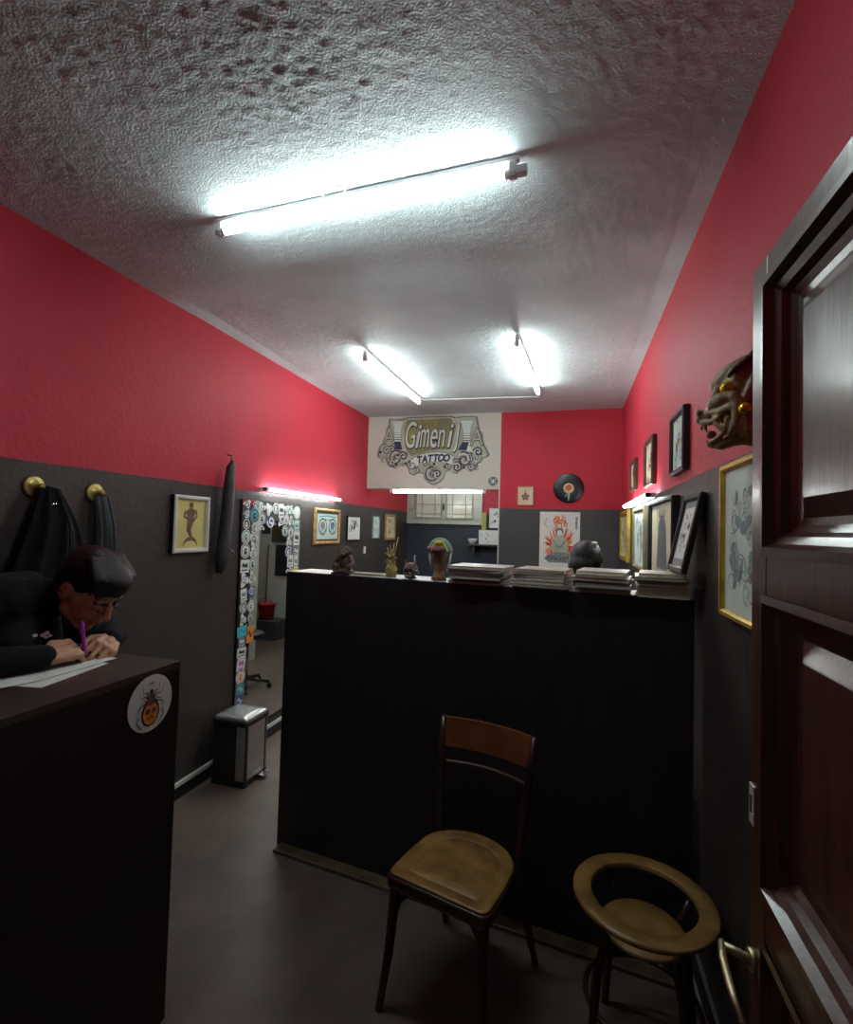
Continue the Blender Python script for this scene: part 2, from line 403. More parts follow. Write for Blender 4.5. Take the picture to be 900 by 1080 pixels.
bm = B(); bx(bm, -1.71, -1.69, -.075, -.05, 1.93, 2.02); tube(bm, [(-1.70, -.09, 1.95), (-1.70, -.09, 2.0)], .007); obj('latch', bm, M_greyd, wn)
bm = B(); tube(bm, [(-2.17, -.05, 1.93), (-2.17, -.062, 1.93)], .03, 20); obj('vent_disc', bm, M_inkpg, wn)

# ================================================================ LIGHTS
def lamp(name, label, loc, rotz, L, m, drop=.055, flip=1, roll=0):
    """batten fixture: along local x, hanging under z=0 (ceiling) or turned to a wall"""
    t = thing(name, label, 'lamp', loc, (roll, 0, rotz))
    bm = B(); bx(bm, -L / 2 - .02, L / 2 + .02, -.011, .011, -.016, 0); obj('batten', bm, M_batten, t, bevel=.003)
    bm = B(); tube(bm, [(-L / 2 + .02, 0, -drop), (L / 2 - .02, 0, -drop)], .013, 16); obj('fluorescent_tube', bm, m, t)
    for s in (-1, 1):
        bm = B(); bx(bm, s * (L / 2 - .002) - .012, s * (L / 2 - .002) + .012, -.013, .013, -drop - .015, -.018)
        tube(bm, [(s * (L / 2 - .03), 0, -drop), (s * (L / 2 + .01), 0, -drop)], .0145, 14); obj('lamp_holder', bm, M_batten, t)
    return t
a1 = math.atan2(1.673 - 1.735, 1.21)
t = lamp('ceiling_tube_lamp', 'long fluorescent tube lamp running across the ceiling nearest the entrance', (-.812, 1.703, 2.915), a1, 1.22, M_tube)
bm = B(); bx(bm, .612, .655, -.013, .013, -.066, -.035); obj('ballast_cap', bm, M_batten, t, bevel=.003)
lamp('ceiling_tube_lamp', 'fluorescent tube lamp on the rear ceiling, the left one of two', (-1.42, 3.95, 2.915), math.radians(89), 1.28, M_rtube)
lamp('ceiling_tube_lamp', 'fluorescent tube lamp on the rear ceiling, the right one of two', (-.315, 3.84, 2.915), math.radians(87), 1.22, M_rtube)
lamp('wall_tube_lamp', 'glowing tube lamp on the left wall above the sticker-covered mirror', (XL + .002, 3.94, 1.922), math.radians(90), 1.28, M_wtube, drop=.045, roll=math.radians(-90))
lamp('wall_tube_lamp', 'glowing tube lamp under the painted sign at the opening', (-1.42, YB + .03, 2.102), 0, 1.07, M_wtube, drop=.03)
lamp('ceiling_tube_lamp', 'added unseen fill tube on the ceiling of the back room beyond the sign', (-1.0, 6.15, 2.598), 0, 1.22, M_wtube)  # added out of view to brighten the back room, not a known fixture
lamp('wall_tube_lamp', 'glowing tube lamp on the right wall above the leaning frames', (XR - .002, 3.78, 1.885), math.radians(90), 1.3, M_wtube, drop=.06, roll=math.radians(90))
bm = B(); tube(bm, [(-1.40, 4.60, 2.905), (-1.39, 4.66, 2.912), (-1.1, 4.67, 2.907), (-.7, 4.70, 2.910), (-.33, 4.72, 2.908), (-.29, 4.70, 2.905), (-.285, 4.45, 2.905)], .006, 8)
tag(obj('ceiling_cable', bm, M_whitep), 'white cable running along the ceiling between the two rear tube lamps', 'cable')
bm = B(); tube(bm, [(-.87 + .045 * math.cos(a), 1.668 , 2.895 + .028 * math.sin(a)) for a in [PI * k / 10 for k in range(11)]], .0035, 8)
tag(obj('ceiling_hook', bm, M_batten), 'small wire hook on the ceiling beside the nearest tube lamp', 'hook')

# ================================================================ BACK DIVIDER COUNTER
DIV = thing('divider_counter', 'tall black counter across the room with magazines lined along its top', 'counter', (-1.437, 2.380, 0), (0, 0, math.atan2(-.237, 1.928)))
DL = 1.915
bm = B(); bx(bm, 0, DL, 0, .022, 0.0, 1.41); obj('front_panel', bm, M_black_lam, DIV, bevel=.001)
bm = B(); bx(bm, 0, .022, .022, .19, 0, 1.392); obj('end_panel', bm, M_black_lam, DIV)
bm = B(); bx(bm, 0, DL - .03, .022, .215, 1.392, 1.411); obj('counter_top', bm, M_white_lam, DIV, bevel=.001)['label'] = 'white counter top'
bm = B(); bx(bm, .022, DL - .10, .022, .60, .72, .745); obj('desk_board', bm, M_black_lam, DIV)
for x in (.04, .95, 1.75):
    bm = B(); bx(bm, x, x + .02, .022, .58, 0, .72); obj('support_panel', bm, M_black_lam, DIV)
bm = B(); bx(bm, .03, DL, -.070, -.003, 0, .018)
o = obj('floor_strip', bm, M_skirt, bevel=.004, loc=(-1.437, 2.380, 0), rot=(0, 0, math.atan2(-.237, 1.928))); o.name = 'trim_3'; o['kind'] = 'structure'

def dv(x, y, z=1.411):                                                # a point on the divider top
    a = math.atan2(-.237, 1.928)
    return (-1.437 + x * math.cos(a) - y * math.sin(a), 2.380 + x * math.sin(a) + y * math.cos(a), z)
DA = math.atan2(-.237, 1.928)

# ================================================================ RECEPTION COUNTER (left)
CX, CY, CT = -1.272, 1.449, 1.1805
RC = thing('reception_counter', 'dark brown reception counter with a round spider sticker, person leaning on it', 'counter', (CX, CY, 0))
bm = B(); bx(bm, -.022, 0, -1.40, 0, 0, CT - .022); obj('front_panel', bm, M_wenge, RC, bevel=.001)
bm = B(); bx(bm, -.36, -.022, -.022, 0, 0, CT - .022); obj('end_panel', bm, M_wenge, RC)
bm = B(); bx(bm, -.385, 0.001, -1.40, 0.001, CT - .022, CT); obj('counter_top', bm, M_wengetop, RC, bevel=.001)
bm = B(); bx(bm, -.36, -.022, -1.38, -.03, .55, .57); obj('shelf', bm, M_wenge, RC)
bm = B(); bx(bm, -.36, -.022, -1.40, -1.38, 0, CT - .022); obj('end_panel', bm, M_wenge, RC)
# spider sticker
st = Flat(.0006); R0 = .088
st.disc((0, 0), R0, M_paper, 1, 40)
st.disc((0, -.030), .036, M_ink, 2, ry=.042); st.disc((0, -.032), .030, M_inko, 3, ry=.034)
for s in (-1, 1):
    st.disc((s * .012, -.024), .010, M_inkbr, 4, ry=.009); st.disc((s * .010, -.047), .006, M_inkbr, 4, ry=.003)
    st.rib([(s * .026, -.01), (s * .034, -.035), (s * .022, -.06)], .004, M_ink, 4)
    for k, (x1, z1, x2, z2) in enumerate([(.030, .035, .036, .066), (.038, .022, .052, .048), (.044, -.004, .062, -.022), (.040, .006, .056, -.050)]):
        st.rib([(s * .008, .014 - k * .004), (s * x1 * .6, z1 * .9 + .006), (s * x1, z1), (s * x2, z2)], .0055, M_ink, 3, taper=True)
    st.rib([(s * .045, -.03), (s * .052, -.048), (s * .034, -.072)], .005, M_inkg, 3)
st.poly([(0, -.035), (.004, -.045), (-.004, -.045)], M_ink, 5)
st.disc((0, .012), .015, M_inkbr, 4, ry=.02); st.disc((0, .036), .008, M_ink, 4); st.rib([(-.012, .062), (.012, .062)], .004, M_inkg, 3)
st.build('spider_sticker', RC, (0.0015, 1.326 - CY, 1.077), (0, 0, PI / 2))['label'] = 'white round sticker with a black spider and orange abdomen'

def sheet(label, pts, z):
    bm = B(); prism(bm, pts, z, z + .0012)
    return tag(obj('paper_sheet', bm, M_paper), label, 'paper', 'papers on the reception counter')
sheet('white sheet of paper on the reception counter, nearest the front edge', [(-1.405, 1.075), (-1.455, 1.335), (-1.66, 1.30), (-1.61, 1.04)], CT + .001)
sheet('long white sheet on the reception counter under the writing hands', [(-1.462, 1.11), (-1.475, 1.385), (-1.655, 1.39), (-1.655, .86), (-1.56, .84)], CT + .004)

# ================================================================ OPEN DOOR (right)
DR = thing('door_1', '', '', (.28, .92, 0)); del DR['label']; del DR['category']; DR['kind'] = 'structure'
W = 1.03; TH = .042
bm = B()                                                             # stiles and rails; free edge at y=0, hinge at y=-W; face towards -x
ops = [(1.634, 2.034), (1.143, 1.560), (.62, 1.068), (.16, .545)]
SW = .062
bx(bm, 0, TH, -SW, 0, .01, 2.08); bx(bm, 0, TH, -W, -W + SW, .01, 2.08)
zs = [.01] + [v for a, b in reversed(ops) for v in (a, b)] + [2.08]
for i in range(0, len(zs), 2): bx(bm, 0, TH, -W + SW, -SW, zs[i], zs[i + 1])
obj('door_frame_rails', bm, M_door, DR, bevel=.0025)
for z0, z1 in ops:
    bm = B(); y0, y1 = -W + SW, -SW
    # moulding profile swept round the opening: steps from the face down to the panel
    prof = [(-.006, -.008), (-.007, .004), (.006, .010), (.012, .020), (.022, .026), (.028, .036)]
    rows = []
    for xo, ins in prof:
        rows.append([bm.verts.new(p) for p in ((xo, y0 + ins, z0 + ins), (xo, y1 - ins, z0 + ins), (xo, y1 - ins, z1 - ins), (xo, y0 + ins, z1 - ins))])
    for a, b in zip(rows, rows[1:]):
        for k in range(4): bm.faces.new((a[k], a[(k + 1) % 4], b[(k + 1) % 4], b[k]))
    obj('moulding', bm, M_door, DR)
    bm = B(); i = .036; prof = [(.028, i), (.030, i + .01), (.020, i + .035), (.019, i + .037)]
    rows = []
    for xo, ins in prof:
        rows.append([bm.verts.new(p) for p in ((xo, y0 + ins, z0 + ins), (xo, y1 - ins, z0 + ins), (xo, y1 - ins, z1 - ins), (xo, y0 + ins, z1 - ins))])
    for a, b in zip(rows, rows[1:]):
        for k in range(4): bm.faces.new((a[k], a[(k + 1) % 4], b[(k + 1) % 4], b[k]))
    bm.faces.new(rows[-1]); bx(bm, .031, .036, y0, y1, z0, z1)
    obj('panel', bm, M_door, DR)
bm = B(); bx(bm, -.003, .001, -.024, -.003, 1.210, 1.270); lp_ = obj('lock_plate', bm, mat('dull_nickel', (.62, .60, .56), .5, .3), DR, bevel=.001); bm = B(); bx(bm, -.0042, -.0028, -.016, -.010, 1.228, 1.254); obj('keyhole', bm, M_ink, lp_)
lv = B(); tube(lv, [(.002, -.022, 1.012), (-.008, -.022, 1.012)], .016, 20)
hd = obj('handle_rose', lv, M_brass, DR)
lv = B(); tube(lv, [(-.006, -.022, 1.012), (-.020, -.016, 1.014), (-.042, -.010, 1.017)], [.007, .0065, .006], 12)
tube(lv, [(-.040, -.006, 1.018), (-.046, -.035, 1.014), (-.047, -.08, 1.006), (-.044, -.125, .998)], [.006, .006, .0058, .005], 12); obj('lever_handle', lv, M_brass, hd)
for z in (.3, 1.1, 1.85):
    bm = B(); tube(bm, [(TH / 2, -W - .006, z - .05), (TH / 2, -W - .006, z + .05)], .008, 10); obj('hinge', bm, M_brass, DR)

# ================================================================ MIRROR WITH STICKERS
MY0, MY1, MZ0, MZ1 = 3.065, 3.875, .17, 1.835
MR = thing('wall_mirror', 'tall wall mirror with a border of stickers, behind the pedal bin', 'mirror', (XL + .002, (MY0 + MY1) / 2, MZ0), (0, 0, PI / 2))
MW, MH = MY1 - MY0, MZ1 - MZ0
bm = B(); bx(bm, -MW / 2, MW / 2, -.012, 0, 0, MH); obj('backing_board', bm, M_blackp, MR)
bm = B(); bx(bm, -MW / 2 + .003, MW / 2 - .003, -.016, -.012, .003, MH - .003); obj('mirror_glass', bm, M_mirror, MR)
def sticker(x, z, r, kind, base, ink, rz=None):
    f = Flat(.0005); rng = random.random
    rz = rz or r
    if kind == 'round':
        f.disc((0, 0), r, base, 1); f.ring((0, 0), r * .8, r * .13, ink, 2)
        f.disc((0, -.1 * r), r * .38, ink, 2, 7, ry=r * .5); f.disc((r * .1, 0), r * .16, base, 3, 6)
    elif kind == 'rect':
        f.poly([(-r, -rz), (r, -rz), (r, rz), (-r, rz)], base, 1)
        f.poly([(-r * .7, -rz * .1), (r * .7, -rz * .25), (r * .55, rz * .5), (0, rz * .25), (-r * .5, rz * .6)], ink, 2)
        f.rib([(-r * .7, -rz * .6), (r * .7, -rz * .6)], rz * .16, ink, 2)
    elif kind == 'blob':
        pts = []
        for k in range(14):
            a = 2 * PI * k / 14; q = .75 + .25 * math.sin(3 * a + r * 500) + .1 * (k % 2)
            pts.append((r * q * math.cos(a), rz * q * math.sin(a)))
        f.poly(pts, base, 1); f.spiral((0, 0), r * .6, 1.4, r * .16, ink, 2, rng() * 6); f.disc((r * .25, -rz * .35), r * .16, ink, 2, 6)
    elif kind == 'solid':
        f.poly([(-r, -rz), (r, -rz), (r, rz), (-r, rz)], base, 1); f.rib([(-r * .7, 0), (-r * .2, rz * .4), (r * .2, -rz * .4), (r * .7, 0)], rz * .3, ink, 2)
    f.build('sticker', MR, (x, -.0165, z), (0, random.uniform(-.12, .12), 0))
def mz(z): return z - MZ0
L0 = -MW / 2
cols = [(M_paper, M_ink), (M_papergreen, M_ink), (M_paper, M_inkg), (M_ink, M_paper), (M_inkg, M_paper)]
lst = []
# outer column on the left side, top to bottom (photograph order)
for z, kind, b, i, r, rz in [(1.80, 'blob', M_paper, M_ink, .045, .03), (1.73, 'blob', M_inkg, M_paper, .045, .035), (1.655, 'round', M_ink, M_paper, .04, None), (1.565, 'round', M_papergreen, M_inkg, .048, None),
                             (1.465, 'round', M_paper, M_ink, .05, None), (1.355, 'rect', M_paper, M_ink, .046, .042), (1.255, 'blob', M_paper, M_inkg, .05, .055), (1.15, 'rect', M_paper, M_inkg, .032, .04), (1.065, 'round', M_inkg, M_paper, .042, None),
                             (.975, 'blob', M_paper, M_inkg, .038, .045), (.895, 'solid', M_cyan, M_inkt, .052, .034), (.82, 'rect', M_inkg, M_paper, .034, .035), (.745, 'rect', M_paper, M_ink, .045, .032), (.665, 'rect', M_paper, M_pink, .042, .045),
                             (.575, 'round', M_paper, M_inko, .048, None), (.49, 'solid', M_inkt, M_paper, .036, .036), (.41, 'solid', M_inkb, M_paper, .036, .036), (.325, 'rect', M_paper, M_cyan, .044, .042)]:
    lst.append((L0 + .055, z, r, kind, b, i, rz))
for z, kind, b, i, r, rz in [(1.80, 'blob', M_ink, M_paper, .04, .03), (1.72, 'round', M_inkt, M_ink, .05, None), (1.62, 'blob', M_paper, M_ink, .038, .03), (1.545, 'blob', M_paper, M_ink, .048, .045), (1.45, 'blob', M_paper, M_ink, .04, .04),
                             (1.365, 'round', M_papergreen, M_ink, .044, None), (1.27, 'blob', M_paper, M_ink, .04, .05), (1.165, 'blob', M_inkb, M_paper, .045, .045), (1.06, 'round', M_paper, M_inkg, .038, .05), (.975, 'round', M_papergreen, M_ink, .032, .04), (.86, 'solid', M_inko, M_ink, .04, .055)]:
    lst.append((L0 + .145, z, r, kind, b, i, rz))
for x, z, kind, b, i, r, rz in [(.235, 1.785, 'blob', M_paper, M_inkg, .05, .04), (.24, 1.70, 'round', M_paper, M_ink, .042, None), (.235, 1.635, 'blob', M_paper, M_ink, .04, .03), (.33, 1.775, 'blob', M_papergreen, M_paper, .048, .05), (.36, 1.68, 'blob', M_inkb, M_paper, .075, .035),
                                (.42, 1.785, 'round', M_inkg, M_paper, .044, None), (.50, 1.77, 'rect', M_paper, M_ink, .035, .05), (.50, 1.68, 'blob', M_paper, M_ink, .04, .04), (.58, 1.785, 'blob', M_paper, M_inkg, .045, .04), (.58, 1.70, 'round', M_paper, M_inkg, .04, None),
                                (.565, 1.61, 'round', M_papergreen, M_ink, .042, .05), (.65, 1.78, 'blob', M_papergreen, M_inkg, .04, .04), (.655, 1.69, 'blob', M_paper, M_ink, .04, .045), (.74, 1.765, 'round', M_papergreen, M_paper, .05, .06), (.745, 1.65, 'rect', M_papergreen, M_inkt, .035, .045),
                                (.655, 1.60, 'round', M_paper, M_ink, .04, None), (.75, 1.55, 'rect', M_paper, M_ink, .042, .055), (.63, 1.52, 'blob', M_paper, M_inkg, .04, .04), (.625, 1.44, 'round', M_inkb, M_paper, .045, None), (.75, 1.44, 'rect', M_inkg, M_paper, .045, .035),
                                (.66, 1.36, 'rect', M_paper, M_inkg, .04, .045), (.75, 1.35, 'rect', M_paper, M_inkg, .03, .05), (.65, 1.27, 'blob', M_paper, M_inkb, .045, .045), (.75, 1.255, 'solid', M_inky, M_ink, .045, .04), (.65, 1.18, 'blob', M_papergreen, M_ink, .04, .04)]:
    lst.append((L0 + x, z, r, kind, b, i, rz))
for x, z, r, kind, b, i, rz in lst: sticker(x, mz(z), r * 1.08, kind, b, i, rz and rz * 1.1)

# ================================================================ PICTURE FRAMES
def picture(name, label, loc, rotz, wd, ht, bw, dp, fm, pm, art=None, mount=None, tilt=0, group=None, cat='picture', roll=0):
    """origin at the middle of the back; front towards local -y"""
    t = thing(name, label, cat, loc, (tilt, roll, rotz), group)
    if bw:
        bm = B(); rows = []
        for ins, y in ((0, 0), (0, -dp * .8), (bw * .25, -dp), (bw * .7, -dp), (bw, -dp * .7), (bw, 0)):
            x, z = wd / 2 - ins, ht / 2 - ins
            rows.append([bm.verts.new(p) for p in ((-x, y, -z), (x, y, -z), (x, y, z), (-x, y, z))])
        for a, b in zip(rows, rows[1:] + rows[:1]):
            for k in range(4): bm.faces.new((a[k], a[(k + 1) % 4], b[(k + 1) % 4], b[k]))
        obj('frame', bm, fm, t)
    x, z = wd / 2 - bw, ht / 2 - bw; yy = -dp * .45 if bw else -dp
    if mount:
        bm = B(); bx(bm, -x, x, yy, yy + .004, -z, z); obj('mount', bm, mount[0], t)
        x -= mount[1]; z -= mount[1]; yy -= .001
    bm = B(); bx(bm, -x, x, yy, -.001 if not bw else yy + .004, -z, z); p = obj('print', bm, pm, t)
    if art:
        f = Flat(.0005); art(f, x, z); f.build('drawing', p, (0, yy - .0002, 0))
    return t
def art_mermaid(f, x, z):
    m = M_inkbr
    f.disc((0, z * .78), x * .16, m, 1, 10); f.disc((0, z * .45), x * .30, m, 1, 10, ry=z * .22); f.rib([(-x * .35, z * .55), (-x * .45, z * .3), (-x * .15, z * .2)], x * .14, m, 1)
    f.rib([(x * .3, z * .6), (x * .42, z * .35), (x * .15, z * .1)], x * .12, m, 1)
    f.rib([(0, z * .3), (-x * .05, 0), (-x * .12, -z * .25), (x * .05, -z * .5), (x * .05, -z * .65)], x * .5, m, 1, taper=True)
    f.rib([(x * .05, -z * .58), (-x * .3, -z * .68), (-x * .5, -z * .9)], x * .22, m, 2, taper=True); f.rib([(x * .05, -z * .58), (x * .35, -z * .68), (x * .5, -z * .9)], x * .22, m, 2, taper=True)
def art_swirl(seed, mats, n=14, wf=.05):
    def g(f, x, z):
        R = random.Random(seed)
        for k in range(n):
            c = (R.uniform(-.55, .55) * x, R.uniform(-.7, .7) * z); r = R.uniform(.12, .3) * x
            if R.random() < .6: f.spiral(c, r, R.uniform(.8, 1.6), x * wf, R.choice(mats), 1 + k % 3, R.random() * 6, R.choice((-1, 1)), True)
            else: f.disc(c, r * .5, R.choice(mats), 1 + k % 3, 7, ry=r * .8, a=R.random() * 3)
    return g
def art_pair(f, x, z):
    for s, m2 in ((-1, M_inkg), (1, M_inkb)):
        f.ring((s * x * .48, 0), x * .36, x * .06, M_ink, 1, ry=z * .6); f.disc((s * x * .48, z * .1), x * .22, m2, 1, 9, ry=z * .3)
        f.spiral((s * x * .48, -z * .35), x * .25, 1.2, x * .06, M_inkt, 2, 1, s)
    f.rib([(-x * .48, z * .6), (0, z * .5), (x * .48, z * .6)], x * .03, M_ink, 1)
    f.rib([(-x * .8, z * .75), (0, z * .85), (x * .8, z * .75)], x * .05, M_inkt, 1)
def art_figure(f, x, z):
    f.disc((0, z * .45), x * .28, M_inkg, 1, 10, ry=z * .2)
    f.poly([(-x * .35, z * .4), (-x * .5, -z * .9), (x * .5, -z * .9), (x * .35, z * .4), (x * .15, z * .75), (-x * .15, z * .75)], M_inkg, 1)
    for k in range(6): f.rib([(-x * .3 + k * x * .12, z * .6), (-x * .4 + k * x * .16, -z * .8)], x * .03, M_ink, 3)
    for k in range(5): f.rib([(-x * .25 + k * x * .12, z * .7), (-x * .3 + k * x * .15, z * .95)], x * .06, M_inkbr, 2, True)
def art_star(f, x, z):
    for k in range(5):
        a = PI / 2 + k * 2 * PI / 5; f.disc((x * .35 * math.cos(a), -z * .1 + x * .35 * math.sin(a)), x * .2, M_inkbr, 1, 8); f.disc((x * .35 * math.cos(a), -z * .1 + x * .35 * math.sin(a)), x * .08, M_inkr, 2, 8)
    f.disc((0, -z * .1), x * .16, M_ink, 2, 8); f.rib([(0, z * .25), (0, z * .7)], x * .08, M_ink, 1)

HP = PI / 2
picture('framed_picture', 'white framed drawing of a dark mermaid on yellow paper, left wall', (XL + .002, 2.567, 1.645), HP, .30, .345, .026, .035, M_whitep, M_paperyel, art_mermaid)
# its dark box side
bpy.data.objects['frame'].data.materials.append(M_blackp)
for p in bpy.data.objects['frame'].data.polygons:
    if abs(p.normal.y) < .1 and p.center.length > .15 and (abs(p.center.x) > .149 or abs(p.center.z) > .171): p.material_index = 1
picture('framed_picture', 'wooden framed picture of two oval figures, beside the mirror tube lamp', (XL + .002, 4.39, 1.655), HP, .52, .335, .028, .02, M_goldwood, M_papergreen, art_pair, (M_greyd, .02))
picture('framed_picture', 'thin black framed white drawing right of the wooden framed pair', (XL + .002, 5.00, 1.645), HP, .35, .26, .010, .02, M_blackp, M_paper, art_swirl(3, [M_ink, M_inkg, M_ink], 12))
picture('framed_picture', 'narrow pale blue framed print, first inside the back room', (XL + .002, 5.64, 1.665), HP,   .22, .27, .012, .02, M_inkgt, M_papergreen, art_swirl(5, [M_inkt, M_inkr, M_inkg], 10))
picture('framed_picture', 'golden framed print deepest in the back room on the left wall', (XL + .002, 6.14, 1.67), HP, .36, .33, .03, .02, M_goldwood, M_papercream, art_swirl(8, [M_inkbr, M_goldwood], 12))
# red wall, right: three dark frames
picture('framed_picture', 'dark framed print on the red right wall, nearest the carved mask', (XR - .002, 2.54, 2.083), -HP, .31, .285, .024, .028, M_blackp, M_papergreen, art_swirl(11, [M_inkbr, M_inkr, M_inkg], 14), group=None)
picture('framed_picture', 'dark framed print on the red right wall, middle one of three', (XR - .002, 3.42, 2.110), -HP, .34, .30, .026, .028, M_darkwood, M_papercream, art_swirl(12, [M_inkbr, M_inkr, M_ink], 12))
picture('framed_picture', 'dark framed print on the red right wall, nearest the back corner', (XR - .002, 4.27, 2.122), -HP, .32, .245, .03, .028, M_darkwood, M_papercream, art_swirl(13, [M_inkbr, M_inkr, M_ink], 12))
# lower row, right
picture('framed_picture', 'gold framed blue-green line drawing partly behind the open door', (XR - .002, 1.655, 1.643), -HP, .355, .475, .022, .026, M_gold, M_papergreen, art_swirl(21, [M_inkgt, M_inkg, M_inkgt], 40, .03))
picture('framed_picture', 'small black framed drawing leaning aslant above the right stack of magazines', (.452, 2.215, 1.662), -HP, .285, .315, .026, .022, M_blackp, M_paper, art_swirl(22, [M_ink, M_inkg], 18), (M_inkg, .028), tilt=math.radians(-12))
picture('framed_picture', 'large deep black box frame with a grey hooded figure, under the right tube lamp', (XR - .002, 2.93, 1.630), -HP, .72, .43, .022, .036, M_blackp, M_papercream, art_figure, (M_papergreen, .02))
picture('framed_picture', 'pale green mounted print between the black box frame and the far gold frame', (XR - .002, 3.86, 1.63), -HP, .60, .44, .03, .028, M_olframe, M_papergreen, art_swirl(24, [M_inkgt, M_inkg], 16))
picture('framed_picture', 'gold framed picture at the far end of the right wall', (XR - .002, 4.86, 1.645), -HP, .62, .45, .05, .03, M_gold, M_papercream, art_swirl(25, [M_gold, M_inkbr], 8))
# back wall
picture('small_print', 'small cream card with a brown flower emblem on the red back wall', (-.452, YB - .001, 2.033), 0, .168, .20, .008, .014, M_goldwood, M_papercream, art_star)
def art_poster(f, x, z):
    R = random.Random(4)
    [f.spiral((R.uniform(-.2, .3) * x, z * R.uniform(.62, .93)), x * R.uniform(.08, .16), 1.3, x * .05, R.choice([M_inko, M_inkr]), 2 + k % 3, k, 1, True) for k in range(16)]
    for k in range(70):
        a = R.uniform(-.75, PI + .75); r0 = x * .40; r1 = x * R.uniform(.62, .95); q = R.uniform(-.12, .12)
        c, s = math.cos(a), math.sin(a)
        f.rib([(r0 * c, -z * .12 + r0 * s * 1.2), ((r0 + r1) / 2 * math.cos(a + q), -z * .12 + (r0 + r1) / 2 * math.sin(a + q) * 1.25), (r1 * c * .86, -z * .12 + r1 * s * 1.4)], x * .10, R.choice([M_inkr, M_inko, M_inkr]), 2 + k % 2, True)
    f.disc((0, z * .38), x * .2, M_inkg, 4, 10, ry=z * .12); f.disc((0, z * .33), x * .13, M_paper, 5, 10, ry=z * .09)
    f.poly([(-x * .12, z * .26), (x * .12, z * .26), (x * .34, z * .16), (x * .46, -z * .2), (x * .22, -z * .3), (-x * .22, -z * .3), (-x * .46, -z * .2), (-x * .34, z * .16)], M_inkpg, 4)
    f.poly([(-x * .75, -z * .50), (-x * .35, -z * .28), (x * .35, -z * .28), (x * .75, -z * .50), (x * .5, -z * .62), (-x * .5, -z * .62)], M_inkg, 4)
    for k in range(7): f.spiral((-x * .6 + k * x * .2, -z * .48), x * .12, 1.1, x * .035, M_ink, 6, k, 1)
    f.rib([(-x * .3, z * .1), (0, -z * .2), (x * .3, z * .1)], x * .07, M_inkg, 6); f.rib([(-x * .2, -z * .1), (x * .2, -z * .1)], x * .05, M_inkg, 6)
    f.rib([(x * .82, z * .85), (x * .82, z * .45)], x * .09, M_inkg, 2); f.rib([(-x * .65, z * .8), (-x * .75, z * .6), (-x * .6, z * .5)], x * .05, M_inkpg, 2)
picture('flame_poster', 'white poster of a seated grey figure ringed by red flames, back wall', (-.100, YB - .001, 1.55), 0, .398, .64, 0, .004, M_paper, M_paper, art_poster, cat='poster')
# record
vr = thing('vinyl_record', 'black vinyl record with an orange centre on the red back wall', 'record', (-.019, YB - .002, 2.114))
bm = B(); R_ = .152
lathe(bm, [(.004, 0), (R_, 0), (R_, .004), (R_ - .004, .006), (.055, .005), (.052, .0045), (.004, .0045)], 48)
obj('disc', bm, mat('vinyl_black', (0.010, 0.012, 0.018), 0.25, bump=.15, bscale=80), vr, rot=(HP, 0, 0))
f = Flat(.0008); f.disc((0, 0), .052, M_papercream, 1, 24); f.disc((0, .003), .036, M_inko, 2, 12); f.spiral((0, 0), .03, 1.6, .008, M_inkbr, 3)
f.rib([(0, -.045), (.002, -.09), (0, -.13)], .03, M_inkpg, 2, True); f.rib([(-.02, -.06), (-.035, -.1)], .012, M_inkpg, 2, True)
f.build('centre_label', vr, (0, -.0062, 0))['label'] = 'orange and cream centre label'

# ================================================================ PAINTED SIGN
def S(cx, cy):                                                       # layout grid of the sign, metres around its middle
    x = -2.129 + (cx / 7.2 - 4) * .01088 + 1.48; z = 2.942 - (cy / 7.2 - 3) * .01083 - .047 * (cx / 7.2 - 4) / 119 - 2.55
    return (x, z)
SG = thing('painted_sign', 'ornate painted TATTOO sign with scrolls on the cream panel over the opening', 'sign', (-1.48, YB - .003, 2.55))
out = [(118, 48), (180, 52), (245, 45), (265, 35), (420, 30), (600, 25), (625, 35), (700, 28), (790, 28), (803, 90), (812, 130), (830, 150), (838, 200), (850, 240), (885, 300), (875, 320), (845, 328), (822, 360), (800, 375), (790, 415), (750, 430), (700, 408), (672, 430), (650, 450), (615, 440), (600, 425), (565, 440), (560, 480), (530, 515), (480, 540), (435, 520), (405, 490), (395, 455), (360, 455), (330, 472), (290, 460), (280, 425), (265, 402), (225, 405), (180, 425), (130, 410), (108, 385), (100, 350), (85, 345), (40, 345), (30, 325), (45, 260), (70, 240), (80, 200), (95, 180), (100, 130), (115, 100)]
cx0, cz0 = 460, 260
def off(k): return [S(cx0 + (x - cx0) * k, cz0 + (y - cz0) * k) for x, y in out]
f = Flat(.0012)
f.poly(off(1.0), M_inkg, 1); f.poly(off(.972), M_ink, 2); f.poly(off(.962), M_inkpg, 3)
f.poly([S(*p) for p in [(262, 60), (600, 45), (612, 90), (640, 100), (600, 270), (440, 285), (300, 330), (250, 260), (240, 120)]], M_inkol, 4)
f.build('scroll_shape', SG)
f = Flat(.0012)
def SP(cx, cy, r, turns, a0, sg, wd=9, m=M_ink, ly=5):
    c = S(cx, cy); f.spiral(c, r / 7.2 * .0108, turns, wd / 7.2 * .0108, m, ly, a0, sg)
